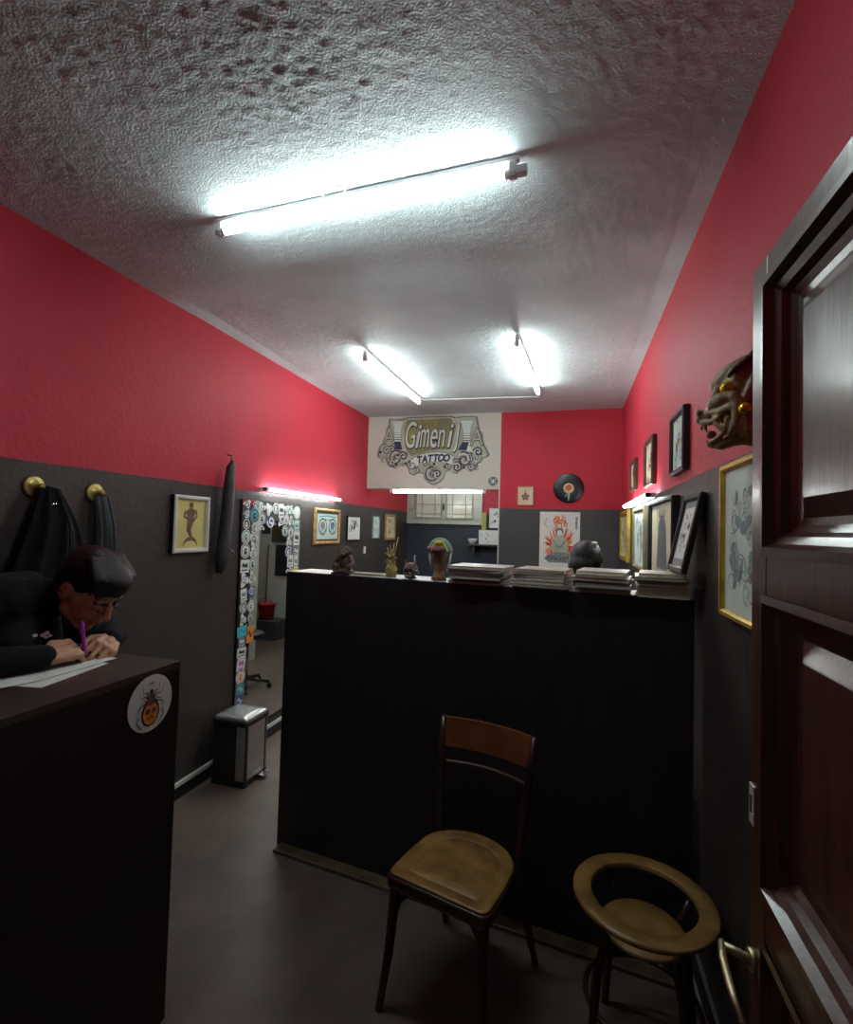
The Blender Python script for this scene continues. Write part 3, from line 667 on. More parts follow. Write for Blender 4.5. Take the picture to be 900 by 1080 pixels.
for cx, cy, r, a0, sg in [(185, 345, 60, 1, 1), (240, 330, 36, 3, -1), (700, 345, 62, 2, -1), (640, 370, 30, 0, 1), (310, 395, 36, 2, 1), (650, 400, 34, 1, -1), (470, 460, 62, 1.5, 1), (505, 455, 34, 4, -1), (110, 290, 34, 0, 1), (800, 285, 34, 3, -1), (745, 330, 34, 1, 1), (150, 280, 28, 3, -1), (150, 385, 30, 5, 1), (760, 395, 26, 2, 1), (350, 430, 22, 2, 1), (590, 395, 24, 2, 1)]:
    SP(cx, cy, r, 1.5, a0, sg, 18, M_inkg, 4); SP(cx, cy, r * .96, 1.35, a0, sg, 9, M_ink, 6); SP(cx, cy, r * .8, 1.1, a0 + .6, sg, 5, M_whitep, 7); SP(cx, cy, r * 1.15, .8, a0 - 1, sg, 4, M_inkol, 5)
R = random.Random(9)
for k in range(46):
    cx = R.uniform(262, 640); cy = R.uniform(80, 270); f.rib([S(cx, cy - 28), S(cx - 9, cy), S(cx - 12, cy + 26)], .006, R.choice([M_ink, M_inkpg, M_inkg]), 6, True)
for k in range(34):
    cx = R.choice([R.uniform(60, 280), R.uniform(610, 840), R.uniform(290, 620)]); cy = R.uniform(290, 400) if cx < 280 or cx > 610 else R.uniform(385, 430); SP(cx, cy, R.uniform(12, 24), 1.1, R.random() * 6, R.choice((-1, 1)), 5, R.choice([M_ink, M_inkol, M_inkg]), 5)
for cx, cy in [(60, 305), (820, 300), (190, 395), (480, 382), (260, 385), (560, 400), (700, 400)]:
    f.disc(S(cx, cy), .017, M_ink, 6, 8)
f.build('scrolls', SG)
f = Flat(.0012)                                                      # the two pillars
for q in (190, 715):
    k = 8 if q > 400 else 0
    f.poly([S(q - 48, 68 - k), (S(q + 48, 66 - k)), S(q + 30, 120), S(q + 28, 225), S(q + 40, 285), S(q - 25, 270) if q < 400 else S(q - 60, 275), S(q - 22, 225), S(q - 28, 120)], M_papergreen, 5)
    f.poly([S(q - 22, 222), S(q + 26, 220), S(q + 42, 282), S(q - 18, 280)] if q < 400 else [S(q - 30, 218), S(q + 18, 216), S(q + 2, 278), S(q - 62, 276)], M_navy, 6)
    for j, y in enumerate((155, 172, 190, 207)): f.rib([S(q - 27, y), S(q + 27, y - 2)], .004 + .0015 * j, M_ink, 6)
    f.rib([S(q - 50, 66 - k), S(q - 30, 120), S(q - 24, 220)], .005, M_inkg, 6); f.rib([S(q + 50, 64 - k), S(q + 30, 120), S(q + 27, 220)], .005, M_inkg, 6)
    f.rib([S(q - 50, 66 - k), S(q + 50, 64 - k)], .006, M_inkg, 6)
f.build('pillars', SG)
def letter(ch, cx, cy, size, shear=0, sx=1.0, m=M_ink, y=-.009, off_=0, ry=0):
    x, z = S(cx, cy); return text('letter', ch, size, m, SG, (x, y, z), (HP, ry, 0), shear, .0006, off_, sx)
for ch, cx in (('A', 125), ('A', 790)):
    letter(ch, cx, 185, .27, 0, .75, M_ink, -.0085, .009); letter(ch, cx, 185, .27, 0, .75, M_inkpg, -.0105, .0005)
for ch, cx, cy, s in (('G', 290, 185, .42), ('i', 345, 190, .40), ('m', 402, 175, .44), ('e', 470, 175, .44), ('n', 528, 175, .42), ('i', 585, 180, .40), ('J', 645, 175, .33)):
    sx = {'m': .34, 'i': .7, 'J': .5}.get(ch, .42)
    letter(ch, cx, cy, s, .25, sx, M_ink, -.0085, .012); letter(ch, cx - 3, cy - 3, s, .25, sx, M_papergreen, -.0105, .0005)
f = Flat(.0012)                                                      # ribbon behind TATTOO
arc = [(300, 360), (330, 335), (380, 312), (450, 297), (520, 292), (580, 300), (620, 320)]
f.poly([S(*p) for p in arc] + [S(x, y + 72) for x, y in arc[::-1]], M_papergreen, 6)
f.rib([S(*p) for p in arc], .006, M_ink, 7); f.rib([S(x, y + 72) for x, y in arc], .005, M_inkg, 7)
f.build('ribbon', SG)
for i, ch in enumerate('TATTOO'):
    cx = 365 + i * 41; cy = 362 - 24 * math.sin((i + .5) / 6 * PI * .62)
    letter(ch, cx, cy, .108, .18, .85, M_navy, -.0125, .005, math.radians(-9 + i * 2.6))
# small round mark at the lower right of the cream panel
f = Flat(.001); f.disc((0, 0), .050, M_ink, 1, 24); f.ring((0, 0), .040, .007, M_inkg, 2)
for k in range(4):
    a = k * PI / 2 + .4; f.spiral((.02 * math.cos(a), .02 * math.sin(a)), .02, 1, .006, M_papergreen, 3, a)
f.disc((0, 0), .012, M_papergreen, 3, 8)
tag(f.build('round_emblem', None, (-.795, YB - .001, 2.185)), 'small round dark emblem painted low on the right of the cream panel', 'emblem')

# ================================================================ CARVED MASK ON THE RIGHT WALL
MK = thing('carved_mask', 'carved brown horned beast mask with golden eyes on the red right wall', 'mask', (XR - .002, 1.58, 1.98))
MASK_SHAPE = [
    [[[-0.0886, -0.0001, 0.1018], [-0.0661, -0.0059, 0.1263], [-0.0286, -0.0156, 0.1481]], [0.025, 0.0281, 0.0281]],
    [[[-0.0545, -0.0089, 0.0405], [-0.0459, -0.0111, 0.0829], [-0.0153, -0.019, 0.1059]], [0.0468, 0.05, 0.05]],
    [[[-0.0545, -0.0089, 0.0405], [-0.0278, -0.0158, -0.0213], [-0.0105, -0.0202, -0.0413]], [0.0468, 0.0468, 0.0375]],
    [[[-0.0602, -0.0281, 0.1084], [-0.0499, -0.0411, 0.1252], [-0.0306, -0.046, 0.1463]], [0.0203, 0.0234, 0.0187]],
    [[[-0.0496, 0.0105, 0.1193], [-0.0334, 0.0167, 0.1423], [-0.0135, 0.0115, 0.1642]], [0.0203, 0.0234, 0.0187]],
    [[[-0.1068, -0.0161, 0.0409], [-0.0916, -0.0406, 0.0502], [-0.0723, -0.0559, 0.0533]], [0.0181, 0.0194, 0.0156]],
    [[[-0.0973, 0.0228, 0.0501], [-0.0716, 0.0368, 0.0693], [-0.0459, 0.0405, 0.0775]], [0.0181, 0.0194, 0.0156]],
    [[[-0.0791, -0.0025, 0.0267], [-0.1111, 0.0057, 0.0174], [-0.1297, 0.0105, 0.0136]], [0.0344, 0.0234, 0.0172]],
    [[[-0.1386, 0.0045, 0.0237], [-0.1345, 0.0117, 0.0238]], [0.0112, 0.0112]],
    [[[-0.1351, 0.0202, 0.0272], [-0.1345, 0.0117, 0.0238]], [0.0112, 0.0112]],
    [[[-0.1355, 0.012, 0.0044], [-0.1273, 0.0099, 0.0022]], [0.0119, 0.0119]],
    [[[-0.1318, 0.0007, -0.0051], [-0.1157, -0.0241, -0.0096], [-0.1024, -0.0379, -0.0022]], [0.0081, 0.0087, 0.0094]],
    [[[-0.1274, 0.0202, -0.0011], [-0.1016, 0.0342, 0.0025], [-0.0829, 0.0397, 0.0143]], [0.0081, 0.0087, 0.0094]],
    [[[-0.1135, -0.0143, 0.0197], [-0.098, -0.039, 0.0148], [-0.0821, -0.0586, 0.0228], [-0.0683, -0.0673, 0.0188], [-0.0656, -0.0701, -0.0054], [-0.0702, -0.0668, -0.0305], [-0.0761, -0.055, -0.0489]], [0.0094, 0.0106, 0.0112, 0.0119, 0.0112, 0.0106, 0.0081]],
    [[[-0.1042, 0.0246, 0.0284], [-0.0783, 0.0386, 0.0321], [-0.0537, 0.0477, 0.0474], [-0.0362, 0.0483, 0.0454], [-0.0321, 0.0494, 0.0203], [-0.0382, 0.0489, -0.0077], [-0.0499, 0.0416, -0.0312]], [0.0094, 0.0106, 0.0112, 0.0119, 0.0112, 0.0106, 0.0081]],
    [[[-0.1067, -0.0264, 0.0032], [-0.1056, -0.037, -0.018], [-0.0968, -0.0445, -0.0305], [-0.0871, -0.0521, -0.0244]], [0.0081, 0.0081, 0.0075, 0.0062]],
    [[[-0.0923, 0.0318, 0.0157], [-0.0863, 0.0406, -0.0023], [-0.0745, 0.0427, -0.0135], [-0.0616, 0.0446, -0.005]], [0.0081, 0.0081, 0.0075, 0.0062]],
    [[[-0.0828, -0.0532, -0.0036], [-0.086, -0.0524, -0.0271], [-0.0923, -0.0456, -0.0467], [-0.1041, -0.0271, -0.0577], [-0.1152, -0.0139, -0.0659]], [0.0075, 0.0075, 0.0075, 0.0069, 0.005]],
    [[[-0.0571, 0.0434, 0.017], [-0.0605, 0.0443, -0.0079], [-0.0697, 0.0415, -0.0307], [-0.0896, 0.0311, -0.0475], [-0.1059, 0.025, -0.0594]], [0.0075, 0.0075, 0.0075, 0.0069, 0.005]],
    [[[-0.1117, 0.0007, -0.069], [-0.0881, -0.0209, -0.0731], [-0.0642, -0.0374, -0.0618], [-0.0362, -0.0446, -0.0532]], [0.0081, 0.0144, 0.0187, 0.025]],
    [[[-0.1094, 0.0104, -0.0674], [-0.0781, 0.0178, -0.0667], [-0.0483, 0.0205, -0.0517], [-0.0192, 0.013, -0.0429]], [0.0081, 0.0144, 0.0187, 0.025]],
    [[[-0.1282, -0.0054, -0.0134], [-0.1211, -0.0072, -0.0359]], [0.0062, 0.0025]],
    [[[-0.1215, 0.0239, -0.0075], [-0.1143, 0.022, -0.0305]], [0.0062, 0.0025]],
    [[[-0.1318, 0.011, -0.0182], [-0.133, 0.0113, -0.0265]], [0.0044, 0.0016]],
    [[[-0.1198, -0.0024, -0.0639], [-0.1222, -0.0018, -0.05]], [0.0037, 0.0016]],
    [[[-0.1153, 0.0171, -0.0606], [-0.1177, 0.0177, -0.0465]], [0.0037, 0.0016]],
    [[[-0.0728, -0.0661, 0.0506], [-0.0655, -0.0732, 0.0354], [-0.0633, -0.0737, 0.0222]], [0.0125, 0.0112, 0.0094]],
    [[[-0.041, 0.0496, 0.0797], [-0.0303, 0.052, 0.0658], [-0.028, 0.0514, 0.0515]], [0.0125, 0.0112, 0.0094]],
    [[[-0.0479, -0.0674, 0.0361], [-0.0369, -0.0754, 0.0646], [-0.0257, -0.0679, 0.105]], [0.0141, 0.0141, 0.0109]],
    [[[-0.0171, 0.0383, 0.0617], [-0.0023, 0.0396, 0.0947], [0.0036, 0.0278, 0.1325]], [0.0141, 0.0141, 0.0109]],
    [[[-0.0435, -0.0685, -0.011], [-0.0392, -0.0696, -0.0372], [-0.0264, -0.0575, -0.0611]], [0.0187, 0.0187, 0.0156]],
    [[[-0.0124, 0.037, 0.0113], [-0.0078, 0.0359, -0.0168], [-0.0031, 0.0192, -0.0475]], [0.0187, 0.0187, 0.0156]],
    [[[-0.0576, -0.07, 0.0047], [-0.0533, -0.0712, -0.0268], [-0.056, -0.0653, -0.0488]], [0.0112, 0.0125, 0.0094]],
    [[[-0.0246, 0.0454, 0.0303], [-0.0199, 0.0442, -0.0036], [-0.0258, 0.0405, -0.0292]], [0.0112, 0.0125, 0.0094]],
    [[[-0.0262, -0.0781, -0.0009], [-0.021, -0.0691, -0.0376]], [0.0156, 0.0141]],
    [[[0.0092, 0.0367, 0.0242], [0.0086, 0.0265, -0.0191]], [0.0156, 0.0141]],
    [[[-0.1159, -0.0137, 0.0309], [-0.1047, -0.0166, 0.0624], [-0.098, -0.0183, 0.0835]], [0.0081, 0.0106, 0.0106]],
    [[[-0.1066, 0.0252, 0.0399], [-0.0951, 0.0222, 0.0722], [-0.0883, 0.0205, 0.0937]], [0.0081, 0.0106, 0.0106]],
]
bm = B()
for pts, rs in MASK_SHAPE: chain_pts = [caps(bm, a, b, ra, rb, 14) for a, b, ra, rb in zip(pts, pts[1:], rs, rs[1:])]
for v in bm.verts: v.co.x = min(v.co.x, .0)
solid('mask_head', bm, M_mask, MK, .0032, 1)
for p, r in (((-.0805, -.0383, .0811), .0185), ((-.052, -.092, .0105), .0165)):
    bm = B(); ell(bm, p, (r, r, r)); ell(bm, (p[0] - r * .5, p[1] - r * .75, p[2]), (r * .35,) * 3); obj('golden_eye', bm, mat('shiny_gold', (0.75, 0.58, 0.02), 0.22, 0.7), MK)['label'] = 'bright golden eye'
bm = B(); ell(bm, (-.1084, .005, -.0394), (.013, .02, .011)); obj('tongue', bm, mat('dull_red_tongue', (0.28, 0.07, 0.06), .4), MK)['label'] = 'dull red tongue'
for k in range(4):
    bm = B(); tube(bm, [(-.083 + k * .013, -.052 - k * .004, .108 + k * .010), (-.070 + k * .013, -.066 - k * .004, .125 + k * .012), (-.050 + k * .013, -.060, .148 + k * .012)], [.006, .008, .004], 8); obj('horn_ridge', bm, M_figb, MK)

# ================================================================ COAT HOOKS AND COATS (left wall)
def hook(y, z, label):
    t = thing('coat_hook', label, 'hook', (XL + .001, y, z), (0, HP, 0), 'brass coat hooks on the left wall')
    bm = B(); lathe(bm, [(.001, 0), (.045, 0), (.047, .006), (.041, .014), (.036, .012), (.030, .016), (.013, .020), (.010, .045), (.015, .052), (.001, .056)], 32)
    obj('knob', bm, mat('pale_brass', (0.50, 0.42, 0.14), 0.35, 0.6), t)
hook(1.632, 1.790, 'round brass coat hook holding the black coats above the person')
hook(1.925, 1.785, 'round brass coat hook holding the narrow grey garment')
def garment(name, label, y, ztop, zbot, wt, wb, depth, m, seed, x0=XL + .012, parent=None):
    """cloth hung from one point: folds radiate from the hook"""
    bm = B(); n = 56; rows = 26; R = random.Random(seed); ph = [R.uniform(0, 6) for _ in range(5)]
    rings = []
    for j in range(rows + 1):
        t = j / rows; z = ztop + (zbot - ztop) * t
        hw = wt + (wb - wt) * (1 - (1 - t) ** 1.7); dd = depth * (.5 + .5 * min(1, t * 4))
        ring = []
        for k in range(n):
            a = 2 * PI * k / n
            fold = 1 + .16 * math.sin(7 * a + ph[0] + t * .6) + .08 * math.sin(13 * a + ph[1] - t)
            yy = math.cos(a) * hw * (1 + .05 * math.sin(5 * a + ph[2])); xx = (.5 + .5 * math.sin(a)) * dd * fold
            ring.append(bm.verts.new((x0 + max(.002, xx), y + yy + .01 * math.sin(t * 4 + ph[3]), z + .012 * math.sin(3 * a + ph[4]) * (1 if j == rows else 0))))
        rings.append(ring)
    for a, b in zip(rings, rings[1:]):
        for k in range(n): bm.faces.new((a[k], a[(k + 1) % n], b[(k + 1) % n], b[k])).smooth = True
    c = bm.verts.new((x0 + depth * .2, y, ztop + .012))
    for k in range(n): bm.faces.new((rings[0][k], c, rings[0][(k + 1) % n]))
    bm.faces.new(rings[-1])
    return obj(name, bm, m, parent)
gt = thing('black_coat', 'black coat hanging from the left brass hook behind the person', 'coat', (XL, 1.665, 1.785))
g1 = garment('coat_cloth', '', 0.0, 0, -.60, .040, .19, .085, M_coat1, 2, .024, gt)
g2 = garment('coat_lining', '', .050, -.06, -.52, .014, .040, .100, M_coat2, 5, .022, gt); g2['label'] = 'grey strip of the coat front'
bm = B(); bx(bm, .075, .080, .0, .016, -.075, -.065); obj('zip_tab', bm, M_chrome, gt)
tag(garment('grey_coat', '', 1.945, 1.765, 1.22, .044, .066, .06, M_coat2, 9, XL + .026), 'narrow dark grey garment hanging from the right brass hook', 'coat')
bm = B(); pts = [(-2.17, 2.872, 2.075), (-2.178, 2.862, 2.03), (-2.185, 2.862, 1.9), (-2.187, 2.855, 1.72), (-2.187, 2.835, 1.55), (-2.187, 2.82, 1.42), (-2.19, 2.805, 1.33)]
ub = thing('folded_umbrella', 'long dark grey folded umbrella case hanging on the left wall', 'umbrella', (-2.19, 2.84, 1.33))
for p in range(len(pts)): pts[p] = tuple(a - b for a, b in zip(pts[p], (-2.19, 2.84, 1.33)))
tube(bm, pts, [.012, .028, .036, .040, .042, .043, .022], 12)
cv = obj('case', bm, M_umb, ub)
bm = B(); tube(bm, [(0.01, .03, .75), (.005, .035, .78), (-.03, .035, .785)], .004, 8); obj('hanging_loop', bm, M_blackp, ub)
bm = B(); tube(bm, [(.045, .0, .155), (.052, .03, .135), (.047, .045, .115)], .005, 8); obj('strap', bm, M_inkg, ub)['label'] = 'loose grey strap'

# ================================================================ PEDAL BIN
PB = thing('pedal_bin', 'stainless steel pedal bin with a silver lid against the left wall', 'bin', (-2.075, 2.915, 0))
def rrect(x0, x1, y0, y1, r, bulge=0, n=6):
    pts = []
    for cx, cy, a0 in ((x1 - r, y0 + r, -HP), (x1 - r, y1 - r, 0), (x0 + r, y1 - r, HP), (x0 + r, y0 + r, PI)):
        for k in range(n + 1): a = a0 + HP * k / n; pts.append((cx + r * math.cos(a), cy + r * math.sin(a)))
    return pts
bm = B(); prism(bm, rrect(-.110, .145, -.125, .125, .02), .0, .035); obj('base', bm, M_plastic, PB)
bm = B(); prism(bm, rrect(-.105, .138, -.12, .12, .018), .035, .375); obj('side_shell', bm, M_plastic, PB)
bm = B(); pts = [(.075, -.123), (.135, -.1235)] + [(.146 * 1 - .02 * abs(t) ** 3, t * .122) for t in [-.95 + .1 * k for k in range(20)]] + [(.135, .1235), (.075, .123), (.075, .118), (.132, .118), (.132, -.118), (.075, -.118)]
prism(bm, pts, .04, .372); obj('front_shell', bm, M_steel, PB)['label'] = 'brushed steel front'
bm = B(); prism(bm, rrect(-.112, .150, -.128, .128, .02), .375, .405); rim = obj('rim', bm, M_plastic, PB, bevel=.004)
bm = B(); lp = rrect(-.105, .146, -.124, .124, .02); 
ra = [bm.verts.new((x, y, .405)) for x, y in lp]; rb = [bm.verts.new((x * .93, y * .93, .424)) for x, y in lp]; rc = [bm.verts.new((x * .6, y * .6, .430)) for x, y in lp]
for a, b in ((ra, rb), (rb, rc)):
    for k in range(len(lp)): bm.faces.new((a[k], a[(k + 1) % len(lp)], b[(k + 1) % len(lp)], b[k])).smooth = True
bm.faces.new(rc); bm.faces.new(ra[::-1]); obj('lid', bm, mat('polished_lid_steel', (0.72, 0.74, 0.74), 0.25, 0.7, var=.05), PB)['label'] = 'bright silver lid'
bm = B(); bx(bm, .14, .195, .015, .085, .018, .03); obj('pedal', bm, M_chrome, PB, bevel=.004)['label'] = 'bright metal pedal'

# ================================================================ BENTWOOD CHAIR
CH = thing('bentwood_chair', 'old bentwood chair with a worn pale wooden seat before the black counter', 'chair', (-.362, 1.838, 0), (0, 0, math.radians(-15)))
def seat_outline(s=1.0, n=28):
    pts = [(-.175 * s, -.195 * s), (.175 * s, -.195 * s)]
    pts = []
    for k in range(5): a = -HP - .9 + 0 * k
    # front right corner, sides widening slightly, round back
    cor = []
    for k in range(6): a = -HP + HP * k / 5; cor.append((.165 + .03 * math.cos(a), -.165 + .03 * math.sin(a)))
    side = [(.197, -.10), (.196, -.02), (.190, .04)]
    back = [(.190 * math.cos(a), .04 + .155 * math.sin(a)) for a in [PI * k / 16 for k in range(1, 16)]]
    pts = cor + side + back + [(-x, y) for x, y in side[::-1]] + [(-x, y) for x, y in cor[::-1]]
    return [(x * s, y * s) for x, y in pts]
SZ = .45
bm = B(); o_ = seat_outline()
def loft(bm, rings, close=True):
    R_ = [[bm.verts.new(p) for p in r] for r in rings]; n = len(R_[0])
    for a, b in zip(R_, R_[1:]):
        for k in range(n): bm.faces.new((a[k], a[(k + 1) % n], b[(k + 1) % n], b[k])).smooth = True
    bm.faces.new(R_[0][::-1]); bm.faces.new(R_[-1])
loft(bm, [[(x * s, y * s, z) for x, y in o_] for s, z in ((.97, SZ - .042), (1.0, SZ - .036), (1.01, SZ - .02), (1.0, SZ - .006), (.975, SZ))])
obj('seat_rim', bm, M_bent, CH)['label'] = 'dark bent wooden seat rim'
bm = B(); loft(bm, [[(x * s, y * s, z) for x, y in o_] for s, z in ((.965, SZ + .001), (.955, SZ + .008), (.90, SZ + .008), (.80, SZ + .005), (.73, SZ + .004), (.715, SZ + .0012), (.70, SZ + .0012), (.685, SZ + .004), (.5, SZ + .003))])
obj('seat', bm, M_seat, CH)
for s in (-1, 1):
    bm = B(); tube(bm, [(s * .165, -.160, SZ - .01), (s * .168, -.166, .36), (s * .178, -.180, .18), (s * .195, -.205, 0)], [.021, .019, .016, .0125], 14); obj('front_leg', bm, M_bent, CH)
    bm = B(); tube(bm, [(s * .196, .275, 0), (s * .178, .205, .20), (s * .168, .165, .38), (s * .168, .160, .46), (s * .178, .170, .60), (s * .190, .195, .76), (s * .197, .217, .872)], [.013, .016, .0175, .0175, .016, .015, .012], 14); obj('rear_leg', bm, M_bent, CH)
    bm = B(); tube(bm, [(s * .170, -.168, .30), (s * .150, -.160, .355), (s * .115, -.150, .395), (s * .085, -.15, .41)], .009, 8); obj('bracket', bm, M_bent, CH)
def arcboard(bm, z0, z1, hw, yb, bow, th, lean):
    N = 18; A = []
    for k in range(N + 1):
        t = -1 + 2 * k / N; x = hw * t; y = yb + bow * (1 - t * t)
        A.append([bm.verts.new(p) for p in ((x, y - th / 2, z0), (x, y - th / 2 + lean, z1), (x, y + th / 2 + lean, z1), (x, y + th / 2, z0))])
    for a, b in zip(A, A[1:]):
        for k in range(4): bm.faces.new((a[k], a[(k + 1) % 4], b[(k + 1) % 4], b[k])).smooth = False
    bm.faces.new(A[0]); bm.faces.new(A[-1][::-1])
bm = B(); arcboard(bm, .757, .872, .205, .192, .035, .012, .022); obj('backrest', bm, M_backw, CH, bevel=.003)['label'] = 'reddish plywood back board'
bm = B(); tube(bm, [(.186 * t, .19 + .035 * (1 - t * t), .695 + .004 * (1 - t * t)) for t in [-1 + k / 8 for k in range(17)]], .010, 10); obj('back_rail', bm, M_bent, CH)

# ================================================================ SEATLESS ROUND STOOL
ST = thing('open_ring_stool', 'round wooden ring-topped stool with no seat beside the open door', 'stool', (.245, 1.790, 0))
bm = B(); ro, ri = .215, .158
lathe(bm, [(ri, .486), (ro - .004, .486), (ro, .490), (ro, .499), (ro - .003, .503), (ri + .003, .503), (ri, .500), (ri, .486)], 64); obj('ring_top', bm, M_seat, ST)
bm = B(); lathe(bm, [(.001, .390), (.122, .390), (.127, .394), (.127, .402), (.122, .406), (.001, .406)], 48); obj('lower_disc', bm, M_seat, ST)
for k, a in enumerate((.5, 2.1, 3.7, 5.3)):
    c, s = math.cos(a), math.sin(a)
    bm = B(); tube(bm, [(c * .185, s * .185, .48), (c * .136, s * .136, .400), (c * .165, s * .165, .30), (c * .195, s * .195, 0)], [.012, .013, .014, .012], 10); obj('leg', bm, M_bent, ST)
bm = B(); tube(bm, [(.172 * math.cos(a), .172 * math.sin(a), .18) for a in [2 * PI * k / 36 for k in range(36)]], .008, 8, closed=True); obj('foot_ring', bm, M_bent, ST)

# ================================================================ MAGAZINES ON THE DIVIDER
mag_cols = [mat('magazine_cover_%s' % n, c, .35, var=.12, vscale=9) for n, c in (('white', (.74, .75, .72)), ('grey', (.45, .46, .43)), ('dark', (.09, .095, .10)), ('red', (.56, .34, .29)), ('cream', (.60, .56, .42)), ('blue', (.20, .24, .30)))]
M_pages = mat('magazine_pages', (.58, .57, .48), .8, var=.25, vscale=60, stretch=(1, 1, 30))
ords = ['top', 'second from the top', 'third from the top', 'fourth from the top', 'fifth from the top', 'sixth from the top', 'seventh from the top', 'eighth from the top', 'bottom']
def magazine(label, c, z, wd, dp, th, rz, cover, grp, bend):
    t = thing('magazine', label, 'magazine', (c[0], c[1], z), (0, 0, rz), grp)
    for nm, m, z0, z1, e in (('pages', M_pages, .0009, th - .0009, 0), ('cover', cover, th - .0008, th, .0015), ('cover', cover, 0, .0008, .0015)):
        bm = B(); N = 10; rows = []
        for k in range(N + 1):
            x = (-.5 + k / N) * (wd + e); dz = bend * max(0, (k / N - .45)) ** 2 * .02
            rows.append([bm.verts.new(p) for p in ((x, -dp / 2 - e, z0 - dz * 0), (x, -dp / 2 - e, z1), (x, dp / 2 + e, z1), (x, dp / 2 + e, z0))])
        for a, b in zip(rows, rows[1:]):
            for k in range(4): bm.faces.new((a[k], a[(k + 1) % 4], b[(k + 1) % 4], b[k]))
        bm.faces.new(rows[0]); bm.faces.new(rows[-1][::-1]); obj(nm, bm, m, t)
stacks = [('leftmost pile, beside the crested bust', 1.04, .272, [0, 5, 1, 2, 2, 1], .0115, 0.0, 1.411),
          ('second pile from the left', 1.325, .252, [4, 3, 0, 0, 2, 1, 0], .0110, 0.0, 1.411),
          ('third pile, before the bowed head', 1.58, .225, [0, 4, 0, 2, 1, 2, 4], .0115, 0.0, 1.411),
          ('rightmost pile, by the wall', 1.80, .195, [4, 4, 1, 4, 4, 1, 4], .0115, 0.0, 1.411)]
for si, (nm, cx, wd, cv_, th, _, z0) in enumerate(stacks):
    R = random.Random(30 + si); z = z0; n = len(cv_)
    for k in range(n):
        i = n - 1 - k; lab = 'bottom' if i == n - 1 else ords[i]
        t_ = th * R.uniform(.85, 1.25); rz = DA + R.uniform(-.07, .07) * (.6 if si == 3 else 1)
        xo = R.uniform(-.004, .004)
        magazine(lab + ' magazine of the ' + nm, dv(cx + xo, .085 + R.uniform(-.022, .022)), z, wd * R.uniform(.84, .97), .215, t_, rz, mag_cols[cv_[i]], 'magazines along the divider counter', 0)
        z += t_ + .0008

# ================================================================ FIGURINES ON THE DIVIDER
bm = B(); bx(bm, -.085, .115, -.03, .03, 0, .012)
tag(obj('wooden_slat', bm, mat('pale_beige_wood', (.40, .33, .22), .5, var=.15), bevel=.002, loc=dv(.465, .075), rot=(0, 0, DA)), 'pale wooden slat lying on the counter top between the figurines', 'slat')
# seated monkey-like figure
F1 = thing('seated_figurine', 'dark brown seated monkey figurine at the left end of the tall counter', 'figurine', dv(.315, .065, 1.412), (0, 0, DA))
bm = B(); ell(bm, (0, 0, .012), (.052, .04, .014)); ell(bm, (0, .005, .055), (.036, .032, .045)); ell(bm, (0, -.004, .105), (.028, .026, .026))
ell(bm, (0, -.026, .098), (.016, .014, .012)); ell(bm, (-.030, 0, .112), (.011, .006, .013)); ell(bm, (.030, 0, .112), (.011, .006, .013))
for s in (-1, 1):
    caps(bm, (s * .032, 0, .085), (s * .052, -.012, .055), .014, .011); caps(bm, (s * .052, -.012, .055), (s * .035, -.034, .035), .011, .009)
    caps(bm, (s * .022, 0, .025), (s * .042, -.03, .040), .016, .012); caps(bm, (s * .042, -.03, .040), (s * .034, -.042, .008), .012, .009)
for k in range(7): a = PI * k / 6; ell(bm, (.026 * math.cos(a), 0, .113 + .02 * math.sin(a)), (.009, .012, .009))
solid('body', bm, M_figb, F1, .0025, 1)
bm = B(); bx(bm, -.055, .055, -.045, .04, -.0, .008); obj('base', bm, M_darkwood, F1, bevel=.002)
# straw bundle
F2 = thing('dried_straw_bundle', 'golden dried straw figure with sticks standing on the tall counter', 'ornament', dv(.590, .055, 1.412), (0, 0, DA))
bm = B(); lathe(bm, [(.001, 0), (.024, 0), (.028, .01), (.024, .025), (.030, .040), (.020, .055), (.012, .068), (.018, .08), (.001, .085)], 16); obj('straw_body', bm, M_reed, F2)
R = random.Random(2)
for k in range(44):
    a = R.uniform(0, 2 * PI); l = R.uniform(.028, .050); z = R.uniform(.02, .10)
    bm = B(); tube(bm, [(0, 0, z), (math.cos(a) * l * .4, math.sin(a) * l * .4, z + .012), (math.cos(a) * l * .75, math.sin(a) * l * .6, z + .006 + R.uniform(-.01, .02))], [.004, .0035, .001], 6); obj('straw_leaf', bm, M_reed, F2)
for x, h in ((-.028, .145), (-.012, .160), (.010, .17), (.032, .20), (.0, .14)):
    bm = B(); tube(bm, [(0, 0, .06), (x * .6, 0, .06 + (h - .06) * .55), (x, .003, h)], [.003, .003, .0022], 6); obj('stick', bm, M_reed, F2)
# horned skull
F3 = thing('skull_figurine', 'small mauve-brown horned skull figurine with an upright white stick', 'figurine', dv(.700, .045, 1.412), (0, 0, DA))
bm = B(); ell(bm, (0, 0, .048), (.034, .034, .030)); ell(bm, (0, -.012, .022), (.026, .024, .020)); ell(bm, (0, 0, .008), (.030, .028, .009))
for s in (-1, 1):
    caps(bm, (s * .022, -.022, .040), (s * .030, -.012, .034), .009, .008); caps(bm, (s * .022, -.005, .068), (s * .030, -.004, .092), .007, .002); ell(bm, (s * .036, 0, .03), (.008, .01, .012))
solid('skull', bm, M_figp, F3, .0025, 1)
for s in (-1, 1):
    bm = B(); ell(bm, (s * .0125, -.030, .047), (.0085, .005, .008), seg=10, rings=8); obj('eye_socket', bm, M_ink, F3)['label'] = 'dark eye socket'
bm = B(); ell(bm, (0, -.034, .032), (.004, .003, .006), seg=8, rings=6); obj('nose_hole', bm, M_ink, F3)
bm = B()
